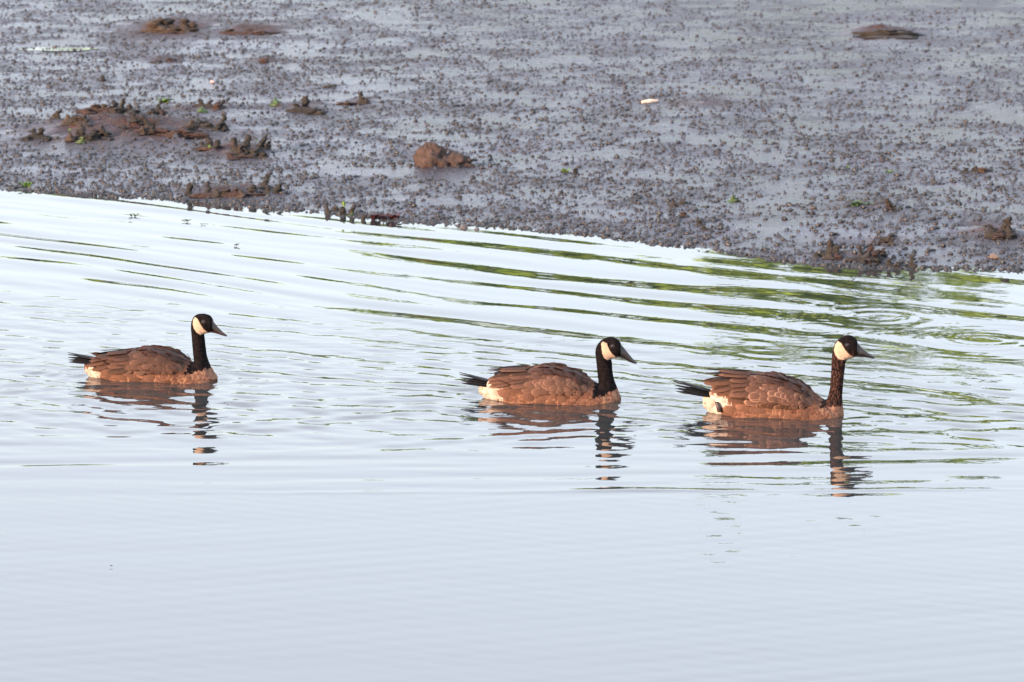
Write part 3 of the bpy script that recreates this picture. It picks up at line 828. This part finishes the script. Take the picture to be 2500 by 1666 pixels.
def feather_mat(name, dark, mid, edge, edge_amt=0.8, rough=0.65, var=.5, gap_shade=0.0):
    m = M(name, rough=rough, spec=0.15)
    fr, t = m.attr('fringe'), m.attr('along')
    sep = m.n.new('ShaderNodeSeparateXYZ'); m.ln(m.co.outputs['Object'], sep.inputs[0])
    barb = m.noise(26, 3, .6, sc=(.35, 2.2, 1))
    r = m.rand()
    c = m.mix(m.step(t, .15, .8), dark, mid)
    c = m.mix(m.step(r, 0.0, .55, var, 0), c, tuple(x * .75 for x in dark))
    c = m.mix(m.step(r, .6, 1.0, 0, .12), c, edge)
    if gap_shade: c = m.mix(m.step(m.attr('side'), -.5, .15, gap_shade, 0), c, tuple(x * .22 for x in dark))  # one vane side darkened: shadow gaps between overlapping secondaries painted in
    c = m.mix(m.step(barb, .35, .7, 0, .35), c, edge)
    e = m.math('ADD', fr, m.math('MULTIPLY', m.math('SUBTRACT', barb, .5), .5))
    c = m.mix(m.math('MULTIPLY', m.step(e, .32, .80, 0, edge_amt), m.step(r, .05, .95, .12, 1.0)), c, edge)
    m.color(c)
    m.bump(barb, .35, .004)
    return m.m
def fset(n, e, d):
    """feather materials of one bird: e = strength of the pale fringes, d = overall depth of the brown"""
    q = lambda c: tuple(x * d for x in c)
    return {'back': feather_mat('back_feather_' + n, q((.024, .0112, .0088)), q((.045, .0205, .0158)), q((.085, .043, .032)), .45 * e),  # back and coverts toned darker, flank lighter: body shading put into the colours
            'cov': feather_mat('wing_covert_' + n, q((.027, .0128, .0092)), q((.060, .027, .019)), q((.25, .142, .10)), .85 * min(e, 1.1)),
            'sec': feather_mat('wing_secondary_' + n, q((.027, .0125, .009)), q((.062, .028, .020)), q((.17, .09, .06)), .5 * e, gap_shade=.95),
            'flank': feather_mat('flank_feather_' + n, q((.066, .031, .021)), q((.108, .053, .037)), q((.21, .113, .073)), .5 * e),
            'prim': F_BLACK, 'tail': F_BLACK, 'white': F_WHITE}
F_BLACK = feather_mat('black_quill', (0.004, 0.0036, 0.0042), (0.008, 0.007, 0.008), (0.022, 0.018, 0.018), .5, .5)
F_WHITE = feather_mat('white_covert', (0.18, 0.14, 0.125), (0.36, 0.30, 0.265), (0.42, 0.36, 0.32), .5)
mb = M('bill_horn', rough=.32, spec=.5)
q = mb.noise(60, 3); mb.color(mb.mix(mb.step(q, .3, .7), (0.007, 0.0065, 0.0075), (0.018, 0.0155, 0.017))); mb.bump(q, .15, .002)
BILL = mb.m
mb = M('bill_horn_brown', rough=.36, spec=.5)
q = mb.noise(60, 3); mb.color(mb.mix(mb.step(q, .3, .7), (0.015, 0.010, 0.0095), (0.036, 0.021, 0.0195))); mb.bump(q, .15, .002)
BILLB = mb.m
EYE = M('eye', rough=.04, color=(0.012, 0.008, 0.007), spec=.7).m
LID = M('eyelid', rough=.6, color=(0.010, 0.0075, 0.007), spec=.2).m
PIT = M('nostril', rough=.6, color=(0.004, 0.004, 0.004)).m
LEG = M('webbed_foot', rough=.45, color=(0.035, 0.026, 0.026)).m

def feather_mesh(name, mat, tip=1.0, nl=8, nw=6):
    """unit feather along +X, width 1 (scaled), camber; tip: 1 round .. 0 pointed"""
    V, Fc, fr, al, sd = [], [], [], [], []
    for i in range(nl + 1):
        t = i / nl
        tt = t if t < .995 else .995
        w = min(1, (t / .22 + .35)) if t < .22 else 1.0
        e = max(0, (tt - (.45 if tip > .5 else .25)) / (1 - (.45 if tip > .5 else .25)))
        w *= (1 - e ** (3.0 if tip > .5 else 1.7)) ** .5 if tip > .5 else (1 - e ** 1.7) ** .8
        for j in range(nw + 1):
            s = -1 + 2 * j / nw
            y = .5 * w * s
            x = t - .05 * (1 - s * s) * 0
            z = .08 * (1 - (s) ** 2) * .5 - .10 * t * t
            V.append((x, y, z * .35))
            ed = max(abs(s), e)
            fr.append(max(0, min(1, (max(abs(s) ** 3 * (t > .3), e * 1.05) - .45) / .5)))
            al.append(t); sd.append(s)
    for i in range(nl):
        for j in range(nw):
            a = i * (nw + 1) + j
            Fc.append((a, a + nw + 1, a + nw + 2, a + 1))
    me = mesh_py(name, V, Fc, True, mat)
    attr(me, 'fringe', fr); attr(me, 'along', al); attr(me, 'side', sd)
    return me
FM = {}
FNAME = {'back': ('scapular_feather', 1), 'cov': ('covert_feather', 1), 'sec': ('secondary_feather', .9), 'flank': ('flank_feather', 1), 'prim': ('primary_feather', .2), 'tail': ('tail_feather', .3), 'white': ('tail_covert', .8)}
CUR = {}
def fmesh(kind):
    key = (CUR['name'], kind)
    if key not in FM:
        nm, tip = FNAME[kind]
        FM[key] = (nm, feather_mesh(nm, CUR['mats'][kind], tip))
    return FM[key]
def put_feather(parent, kind, pos, direc, nrm, L, W, pitch=5.0, rollj=0.0):
    nm, me = fmesh(kind)
    n = Vector(nrm).normalized(); t = Vector(direc); t = (t - n * t.dot(n)).normalized()
    b = n.cross(t)
    if rollj:
        n, b = (n * math.cos(rollj) + b * math.sin(rollj)), (b * math.cos(rollj) - n * math.sin(rollj))
    p = R(pitch)
    t2 = t * math.cos(p) + n * math.sin(p); n2 = n * math.cos(p) - t * math.sin(p)
    m = Matrix(((t2.x * L, b.x * W, n2.x * L, pos[0]), (t2.y * L, b.y * W, n2.y * L, pos[1]), (t2.z * L, b.z * W, n2.z * L, pos[2]), (0, 0, 0, 1)))
    o = link(nm, me, parent); o.matrix_local = m
    return o

def poly_sd(px, pz, poly):
    """signed distance, positive inside"""
    d = np.full(px.shape, 1e9); ins = np.zeros(px.shape, bool)
    n = len(poly)
    for i in range(n):
        ax, az = poly[i]; bx, bz = poly[(i + 1) % n]
        ex, ez = bx - ax, bz - az
        t = np.clip(((px - ax) * ex + (pz - az) * ez) / (ex * ex + ez * ez + 1e-12), 0, 1)
        d = np.minimum(d, np.hypot(px - ax - t * ex, pz - az - t * ez))
        cr = ((az > pz) != (bz > pz)) & (px < (bx - ax) * (pz - az) / (bz - az + 1e-12) + ax)
        ins ^= cr
    return np.where(ins, d, -d)

def smooth_list(a, n):
    """resample list of equal-length tuples with Catmull-Rom"""
    a = np.array(a, float); k = len(a); out = []
    for u in np.linspace(0, k - 1, n):
        i = min(int(u), k - 2); t = u - i
        p0, p1, p2, p3 = a[max(i - 1, 0)], a[i], a[i + 1], a[min(i + 2, k - 1)]
        out.append(.5 * ((2 * p1) + (-p0 + p2) * t + (2 * p0 - 5 * p1 + 4 * p2 - p3) * t * t + (-p0 + 3 * p1 - 3 * p2 + p3) * t ** 3))
    return np.array(out)

def make_goose(S):
    k, x0, zw = S['k'], S['x0'], S['zw']
    CUR['name'] = str(S['seed']); CUR['mats'] = fset(*((str(S['seed']),) + S['tone']))
    cv = lambda p: ((p[0] - x0) * k, (zw - p[1]) * k)
    pos = on_plane(*S['px'])
    root = empty('goose', (pos[0], pos[1], 0.0), R(S['yaw']))
    tag(root, S['label'], 'goose', 'geese swimming in a line')
    back = sorted(cv(p) for p in S['back'])
    bxs = np.array([b[0] for b in back]); bzs = np.array([b[1] for b in back])
    xb, xf = S['ends'][0] , S['ends'][1]            # rear end and breast tip in metres
    span = xf - xb
    us = np.array([0, .04, .10, .18, .27, .38, .5, .6, .7, .79, .86, .92, .965, .99, 1.0])
    half = np.array([.012, .036, .057, .080, .104, .122, .128, .127, .121, .110, .097, .08, .056, .032, .010]) * S.get('wide', 1)
    bot = np.array([.020, .000, -.018, -.045, -.068, -.084, -.09, -.09, -.088, -.085, -.08, -.07, -.055, -.038, -.02])
    zwid = np.array([.045, .040, .036, .032, .028, .026, .026, .024, .02, .014, .008, .002, -.004, -.006, -.006])
    top_u = np.interp(xb + us * span, bxs, bzs)
    fu = np.linspace(0, 1, 46)
    prof = smooth_list(np.stack([half, bot, zwid, top_u], -1), 46)
    uu = smooth_list(us[:, None], 46)[:, 0]
    EXP = 2 / 2.25
    def sec(u, th):
        h = np.interp(u, uu, prof[:, 0]); bo = np.interp(u, uu, prof[:, 1]); zc = np.interp(u, uu, prof[:, 2]); tp = np.interp(u, uu, prof[:, 3])
        s, c = math.sin(th), math.cos(th)
        y = h * math.copysign(abs(s) ** EXP, s)
        z = zc + (tp - zc) * abs(c) ** EXP if c > 0 else zc - (zc - bo) * abs(c) ** EXP
        return np.array([xb + u * span, y, z])
    rings = [np.array([sec(u, 2 * math.pi * j / 28) for j in range(28)]) for u in uu]
    v1, f1 = loft(rings)
    # neck and head: rings from back / front outline pairs
    prs = []
    for (a, b, lat) in S['neck']:
        A, B = cv(a), cv(b); prs.append((A[0], A[1], B[0], B[1], lat))
    prs = smooth_list(prs, 40)
    rings = []
    for (ax, az, bx_, bz_, lat) in prs:
        c = np.array([(ax + bx_) / 2, 0, (az + bz_) / 2]); e = np.array([(bx_ - ax) / 2, 0, (bz_ - az) / 2])
        th = np.arange(24) * 2 * math.pi / 24
        rings.append(c + np.cos(th)[:, None] * e + np.sin(th)[:, None] * np.array([0, lat, 0]))
    v2, f2 = loft(rings)
    tmp = bpy.data.objects.new('tmp', mesh_py('tmp', np.vstack([v1, v2]), list(f1) + [tuple(i + len(v1) for i in q) for q in f2]))
    C.objects.link(tmp)
    import bmesh
    bm = bmesh.new(); bm.from_mesh(tmp.data); bmesh.ops.recalc_face_normals(bm, faces=bm.faces); bm.to_mesh(tmp.data); bm.free()
    md = tmp.modifiers.new('r', 'REMESH'); md.mode = 'VOXEL'; md.voxel_size = .0036; md.use_smooth_shade = True
    sm = tmp.modifiers.new('s', 'SMOOTH'); sm.factor = .5; sm.iterations = 5
    dg = bpy.context.evaluated_depsgraph_get()
    me = bpy.data.meshes.new_from_object(tmp.evaluated_get(dg)); me.name = 'body'
    bpy.data.objects.remove(tmp)
    nv = len(me.vertices); co = np.zeros(nv * 3, np.float32); me.vertices.foreach_get('co', co); co = co.reshape(-1, 3).astype(float)
    nrm = np.zeros(nv * 3, np.float32); me.vertices.foreach_get('normal', nrm); nrm = nrm.reshape(-1, 3)
    X, Y, Z = co[:, 0], co[:, 1], co[:, 2]
    # neck mask: above the collar line and ahead of the neck's back outline
    (ca, cb2) = cv(S['collar'][0]), cv(S['collar'][1])
    dx, dz = cb2[0] - ca[0], cb2[1] - ca[1]; ll = math.hypot(dx, dz)
    sd_col = ((Z - ca[1]) * dx - (X - ca[0]) * dz) / ll
    nb = np.array(sorted([(cv(a)[1], cv(a)[0]) for (a, b, l) in S['neck'][1:6]]))
    xback = np.interp(Z, nb[:, 0], nb[:, 1])
    neckm = np.minimum(sd_col, X - xback + .012)
    neckm = np.where(Z > nb[-1, 0], np.minimum(.05, sd_col), neckm)
    # wispy displacement of the plumage
    hf = n3(co, 140, 5) * .0006 + n3(co * np.array([1, 1, .4]), 90, 8) * .0009 * (S.get('scruff', 0) * (neckm > 0) + .4)
    bodyd = .0022 * n3(co * np.array([.7, .7, 1]), 38, 12) * (neckm < -.01)
    co2 = co + nrm * (hf + bodyd)[:, None]
    me.vertices.foreach_set('co', co2.astype(np.float32).ravel()); me.update()
    attr(me, 'neck', neckm)
    attr(me, 'cheek', np.where(np.abs(Y) > .008, poly_sd(X, Z, [cv(p) for p in S['cheek']]), -.02))
    attr(me, 'white', np.where(Z < .1, poly_sd(X, Z, [cv(p) for p in S['white']]), -.05))
    u = (X - xb) / span
    attr(me, 'breast', np.clip(np.maximum((u - .84) * .4, (.028 - Z) * .6), -.05, .05))
    attr(me, 'scruff', np.full(nv, S.get('scruff', 0)) * np.clip(sst(-.02, .02, cv((S['cheek'][0]))[1] - .04 - Z), 0, 1))
    me.materials.clear(); me.materials.append(PLUM)
    for p in me.polygons: p.use_smooth = True
    body = link('body', me, root)
    bvh = BVHTree.FromPolygons([Vector(c) for c in co2], [tuple(p.vertices) for p in me.polygons])

    # eyes
    ex, ez = cv(S['eye']); er = S['eyer'] * k
    for sgn in (-1, 1):
        hit, hn, _, _ = bvh.ray_cast(Vector((ex, sgn * .3, ez)), Vector((0, -sgn, 0)))
        if hit is None: continue
        v, f = ICO3
        eye = link('eye', mesh_py('eye', v * er, f, True, EYE), root); eye.location = hit - hn * er * .45
        a = np.arange(20) * 2 * math.pi / 20
        rs = [np.stack([er * (1.12 + .22 * math.cos(b)) * np.cos(a), np.full(20, er * .18 * math.sin(b)), er * (1.05 + .2 * math.cos(b)) * np.sin(a)], -1) for b in np.arange(8) * math.pi / 4]
        vv, ff = loft(rs + [rs[0]], False)
        lid = link('eyelid', mesh_py('eyelid', vv, ff, True, LID), eye); lid.location = hn * er * .38
        lid.rotation_euler = hn.to_track_quat('Y', 'Z').to_euler()
    # bill: upper and lower mandible
    bl = smooth_list([(*cv(a), *cv(m_), *cv(b), lat) for (a, m_, b, lat) in S['bill']], 16)
    def mand(i0, i1, name, parent, mat, fill=1.0):
        rs = []
        for r_ in bl:
            A, B = np.array([r_[i0], 0, r_[i0 + 1]]), np.array([r_[i1], 0, r_[i1 + 1]])
            c = (A + B) / 2; e = (B - A) / 2; lat = r_[6] * fill
            th = np.arange(16) * 2 * math.pi / 16
            cs, sn = np.cos(th), np.sin(th)
            # widest near the gape line
            wy = lat * np.sign(sn) * np.abs(sn) ** .8 * (np.where(i0 == 0, .72 + .28 * cs, .85 - .15 * cs))
            rs.append(c + cs[:, None] * e + wy[:, None] * np.array([0, 1, 0]))
        v, f = loft(rs)
        return link(name, mesh_py(name, v, f, True, mat), parent)
    bmat = BILLB if S.get('brownbill') else BILL
    bill = mand(0, 2, 'bill', root, bmat)
    mand(2, 4, 'lower_mandible', bill, bmat, .86)
    nx, nz = cv(S['nostril'])
    bv = [Vector(v_.co) for v_ in bill.data.vertices]; bb = BVHTree.FromPolygons(bv, [tuple(p.vertices) for p in bill.data.polygons])
    for sgn in (-1, 1):
        hit, hn, _, _ = bb.ray_cast(Vector((nx, sgn * .1, nz)), Vector((0, -sgn, 0)))
        if hit:
            v, f = ICO2
            o = link('nostril', mesh_py('nostril', v * np.array([.0065, .0014, .0024]), f, True, PIT), bill)
            o.location = hit; o.rotation_euler = (0, R(S.get('bill_dip', 35)), 0)

    rr = np.random.default_rng(S['seed'])
    def at(u, thdeg, sgn):
        g = sec(u, R(thdeg)); g[1] = abs(g[1]) * sgn
        loc, n, _, _ = bvh.find_nearest(Vector(g))
        return loc, n
    def UX(x): return (x - xb) / span
    tilt = S.get('flow', 0.0)
    for sgn in (-1, 1):
        # folded wing: a shell that bulges off the flank
        nu, nt = 26, 12
        V, Fc = [], []
        for i in range(nu + 1):
            u = .16 + (.80 - .16) * i / nu
            tl = np.interp(u, (.16, .3, .45, .62, .74, .80), (60, 78, 84, 84, 76, 62)); t0 = np.interp(u, (.16, .4, .8), (14, 8, 22))
            for j in range(nt + 1):
                w = j / nt; th = t0 + (tl - t0) * w
                p, n = at(u, th, sgn)
                bulge = .012 * min(1, 2.6 * math.sin(math.pi * w) ** .8) * min(1, 2.2 * math.sin(math.pi * (i / nu)) ** .7) - .002
                V.append(p + n * bulge)
        for i in range(nu):
            for j in range(nt):
                a = i * (nt + 1) + j
                q = (a, a + 1, a + nt + 2, a + nt + 1)
                Fc.append(q if sgn > 0 else q[::-1])
        wing = link('wing', mesh_py('wing', V, Fc, True, CUR['mats']['cov']), root)
        wm = wing.data; attr(wm, 'fringe', np.zeros(len(V))); attr(wm, 'along', np.full(len(V), .4)); attr(wm, 'side', np.zeros(len(V)))
        wb = BVHTree.FromPolygons([Vector(v_) for v_ in V], Fc)
        def atw(u, th):
            p, n = at(u, th, sgn)
            q, n2, _, d = wb.find_nearest(p + n * .01)
            if q is None or d > .02: return p, n
            if n2.dot(n) < 0: n2 = -n2
            return q, n2
        def row(par, kind, u, ths, L, W, pitch, drop, jit=.12, up=0.001, src=atw, skip=0.0):
            for q_, th in enumerate(ths):
                if rr.random() < skip: continue
                th = th + rr.uniform(-2.5, 2.5); uj = u + rr.uniform(-.012, .012) + (.011 if q_ % 2 else -.011)
                p, n = src(uj, th)
                d = Vector((-1, 0, -drop + tilt + rr.uniform(-jit, jit)))
                put_feather(par, kind, p + n * up, d, n, L * rr.uniform(.85, 1.18), W * rr.uniform(.85, 1.15) * (-sgn if kind == 'sec' else 1), (pitch + rr.uniform(-1.5, 2)) * S['lift'], rr.uniform(-.08, .08))
        atb = lambda u, th: at(u, th, sgn)
        # long rear feathers first
        for th in (30, 40, 50, 60, 69): row(wing, 'sec', UX(S['sec_x']) - .0009 * (th - 50), [th], S['sec_len'] * (1.05 - .004 * abs(th - 40)), .026, 1.5, .05 + (th - 45) * .004, .03, .002)
        for i, th in enumerate((16, 22, 28)):
            p, n = atw(UX(S['prim_x']) - .01 * i, th)
            put_feather(wing, 'prim', p + n * .001, Vector((-1, -sgn * (.10 - .03 * i), S['prim_rise'] - .03 * i)), n, S['prim_len'] - .012 * i, .015, 1)
        for i, th in enumerate((8, 17, 26)):          # tertials lying over the quills
            p, n = atw(UX(S['prim_x']) + .03 - .012 * i, th)
            put_feather(wing, 'sec', p + n * .005, Vector((-1, -sgn * .05, S['prim_rise'] * .7)), n, S['prim_len'] * (.80 - .05 * i), .027 * -sgn, 1.5)
        row(wing, 'sec', UX(S['sec_x']) + .10, (34, 43, 52, 61, 70, 77), .085, .030, 3, .10, .06)
        for uc, L, W, t0, t1 in ((.43, .058, .030, 24, 80), (.47, .050, .029, 20, 84), (.505, .045, .028, 38, 84), (.54, .040, .027, 40, 84), (.573, .037, .026, 41, 84), (.605, .034, .025, 42, 83),
                                 (.635, .031, .024, 43, 82), (.665, .029, .023, 44, 80), (.692, .027, .022, 45, 79), (.718, .025, .021, 46, 76), (.742, .023, .020, 47, 72)):
            nn = int(round((t1 - t0) * .0021 / (W * .78)))
            row(wing, 'cov', uc, [t0 + (t1 - t0) * (i_ + .5) / nn for i_ in range(nn)], L, W, 4.5, .10 + .25 * (uc - .43))
        for uc, L, W in ((.53, .052, .032), (.57, .048, .032), (.61, .045, .031), (.65, .042, .030), (.69, .038, .029), (.73, .034, .027), (.765, .030, .026)):
            row(wing, 'back', uc, (13, 23, 33) if uc < .7 else (20, 30, 40), L, W, 4, .03)
        # flank feathers overlapping the lower edge of the wing
        for uf, L in ((.24, .055), (.31, .056), (.38, .055), (.45, .052), (.52, .05), (.59, .047), (.66, .042), (.73, .038), (.79, .034)):
            row(root, 'flank', uf, (85, 93, 101), L * 1.1, .036, 2.2, .05 - .45 * (uf < .45), .3, -.001, atb, .22)
        # rump: white coverts
        row(root, 'white', .17, S['wth'], .05, .022, 2.5, .0, .15, -.0005, atb)
        row(root, 'white', .105, S['wth'], .045, .02, 2.5, .05, .15, -.0005, atb)
    # centre of the back
    for uf in (.40, .47, .54, .61, .68, .74, .79):
        p, n = at(uf, 1, 1); put_feather(root, 'back', p, Vector((-1, rr.uniform(-.1, .1), 0)), n, .05, .042, 3.5)
    # tail: fan of black quills
    (tx, tz) = cv(S['tailtip']); (ux, uz) = cv(S['tailroot'])
    tl = math.hypot(tx - ux, tz - uz)
    nq = 9
    for i in range(nq):
        s = -1 + 2 * i / (nq - 1)
        d = Vector((tx - ux, s * .028 * S.get('fan', 1), tz - uz - .014 * abs(s) - .002 * (i % 2)))
        put_feather(root, 'tail', Vector((ux + .015, s * .022, uz - .012 * s * s - .002 * (i % 3))), d, Vector((-d.z / d.x if False else abs(d.z / d.x), s * .4, 1)), tl * (1.06 - .13 * abs(s)) + .01, .040, 0)
    if S.get('foot'):
        fx, fz = cv(S['foot'])
        rs = []
        for (dx_, dz_, r_) in ((0.012, -.03, .010), (.006, -.008, .010), (0, .004, .0095), (-.004, .011, .006)):
            a = np.arange(10) * 2 * math.pi / 10
            rs.append(np.stack([fx + dx_ + r_ * np.cos(a), -.075 - .2 * dx_ + r_ * .8 * np.sin(a), fz + dz_ + 0 * a], -1))
        v, f = loft(rs); link('foot', mesh_py('foot', v, f, True, LEG), root)
    return root

G1 = dict(lift=.4, tone=(.25, .76), wth=(84, 92, 100), px=(349.7, 922.8), k=.000358, x0=1100, zw=1015, yaw=-9, seed=1, ends=(-.262, .325), wide=.96,
    label='leftmost goose, trailing behind with plain darker back and brownish bill',
    back=[(330, 880), (420, 830), (480, 785), (530, 755), (700, 732), (950, 700), (1100, 668), (1270, 652), (1400, 672), (1550, 735), (1680, 800), (1760, 850), (1860, 900), (1960, 940), (2030, 995)],
    neck=[((1600, 850), (2035, 1010), .075), ((1728, 800), (1952, 880), .052), ((1728, 700), (1902, 745), .036), ((1720, 590), (1885, 620), .031), ((1712, 470), (1874, 510), .029), ((1705, 370), (1868, 455), .029),
          ((1722, 280), (1900, 445), .031), ((1775, 218), (1938, 435), .033), ((1870, 204), (1962, 428), .032), ((1945, 228), (1978, 420), .028), ((1975, 275), (1980, 416), .022)],
    collar=((1725, 905), (1985, 850)),
    cheek=[(1768, 243), (1805, 258), (1838, 310), (1880, 380), (1935, 432), (1915, 446), (1840, 455), (1795, 425), (1765, 380), (1745, 330), (1748, 275)],
    white=[(330, 940), (430, 890), (520, 880), (575, 905), (600, 960), (560, 1040), (330, 1040)],
    eye=(1880, 293), eyer=23, bill=[((1955, 262), (1945, 408), (1940, 434), .0185), ((2000, 315), (1985, 413), (1980, 437), .0175), ((2050, 375), (2040, 430), (2035, 448), .0125), ((2105, 425), (2095, 455), (2090, 464), .0105), ((2140, 452), (2135, 470), (2132, 474), .008), ((2154, 466), (2152, 474), (2150, 476), .004)],
    nostril=(2040, 395), bill_dip=42, brownbill=True, tailtip=(165, 722), tailroot=(500, 790), sec_x=-.10, sec_len=.125, prim_x=-.055, prim_len=.14, prim_rise=-.06, fan=.8)
G2 = dict(lift=.55, tone=(.42, .92), wth=(62, 76, 90), px=(1319.1, 973.3), k=.000361, x0=1100, zw=880, yaw=-7, seed=2, ends=(-.262, .338),
    label='middle goose, rounded reddish-brown back with a broad white rump',
    back=[(360, 745), (440, 715), (520, 665), (600, 580), (700, 552), (800, 540), (1000, 527), (1200, 502), (1350, 512), (1500, 560), (1650, 625), (1760, 695), (1880, 760), (1990, 810), (2050, 850)],
    neck=[((1620, 700), (2055, 880), .075), ((1772, 690), (2018, 775), .052), ((1772, 600), (1968, 640), .036), ((1762, 490), (1946, 530), .032), ((1750, 390), (1940, 430), .030), ((1744, 300), (1925, 392), .030),
          ((1768, 225), (1965, 384), .032), ((1830, 160), (2000, 375), .034), ((1925, 131), (2025, 366), .033), ((2005, 160), (2042, 352), .028), ((2042, 205), (2044, 346), .021)],
    collar=((1765, 815), (2030, 735)),
    cheek=[(1838, 180), (1882, 195), (1912, 262), (1950, 322), (2004, 372), (1985, 386), (1890, 394), (1858, 372), (1835, 320), (1822, 250), (1818, 200)],
    white=[(350, 745), (480, 690), (560, 690), (650, 730), (730, 790), (690, 860), (600, 900), (350, 900)],
    eye=(1950, 228), eyer=24, bill=[((2025, 200), (2010, 348), (2005, 376), .019), ((2075, 252), (2060, 358), (2050, 380), .0175), ((2130, 322), (2115, 388), (2105, 402), .013), ((2180, 380), (2165, 416), (2158, 428), .011), ((2215, 415), (2203, 437), (2200, 441), .0085), ((2230, 430), (2226, 442), (2222, 445), .004)],
    nostril=(2118, 345), bill_dip=42, tailtip=(158, 588), tailroot=(530, 690), sec_x=-.09, sec_len=.12, prim_x=-.055, prim_len=.165, prim_rise=0.0)
G3 = dict(lift=.85, tone=(1.15, .95), wth=(66, 80, 94), px=(1866.5, 1008.4), k=.000386, x0=1050, zw=1014, yaw=-8, seed=3, ends=(-.255, .322), wide=1.02, scruff=1.0, flow=.03,
    label='rightmost leading goose with ruffled pale-edged wing feathers and scruffy thin brown neck',
    back=[(370, 880), (450, 800), (520, 700), (600, 625), (700, 605), (780, 590), (900, 588), (1000, 603), (1150, 612), (1300, 645), (1430, 700), (1550, 768), (1650, 845), (1740, 890), (1850, 925), (1900, 975)],
    neck=[((1560, 850), (1905, 1040), .075), ((1690, 870), (1888, 935), .05), ((1735, 780), (1878, 830), .031), ((1748, 660), (1884, 700), .0265), ((1756, 530), (1894, 560), .0255), ((1758, 410), (1908, 445), .027),
          ((1768, 315), (1925, 410), .029), ((1795, 230), (1958, 400), .032), ((1870, 163), (1985, 390), .034), ((1945, 148), (2005, 382), .033), ((2010, 180), (2020, 370), .028), ((2030, 218), (2026, 360), .021)],
    collar=((1680, 905), (1900, 900)),
    cheek=[(1822, 210), (1862, 228), (1900, 290), (1945, 340), (1992, 376), (1960, 395), (1900, 408), (1840, 400), (1805, 360), (1782, 310), (1795, 250)],
    white=[(300, 830), (380, 790), (450, 740), (560, 800), (680, 880), (700, 960), (600, 1040), (300, 1040)],
    eye=(1924, 244), eyer=23, bill=[((2005, 200), (1985, 355), (1980, 384), .019), ((2058, 258), (2035, 360), (2028, 380), .0175), ((2110, 310), (2100, 366), (2092, 382), .013), ((2160, 345), (2150, 376), (2145, 387), .0115), ((2198, 366), (2190, 388), (2187, 394), .009), ((2216, 378), (2214, 392), (2210, 397), .004)],
    nostril=(2095, 332), bill_dip=33, tailtip=(78, 672), tailroot=(500, 800), sec_x=-.11, sec_len=.13, prim_x=-.07, prim_len=.175, prim_rise=-.03, foot=(556, 900), fan=1.2)
for g_ in (G1, G2, G3): make_goose(g_)
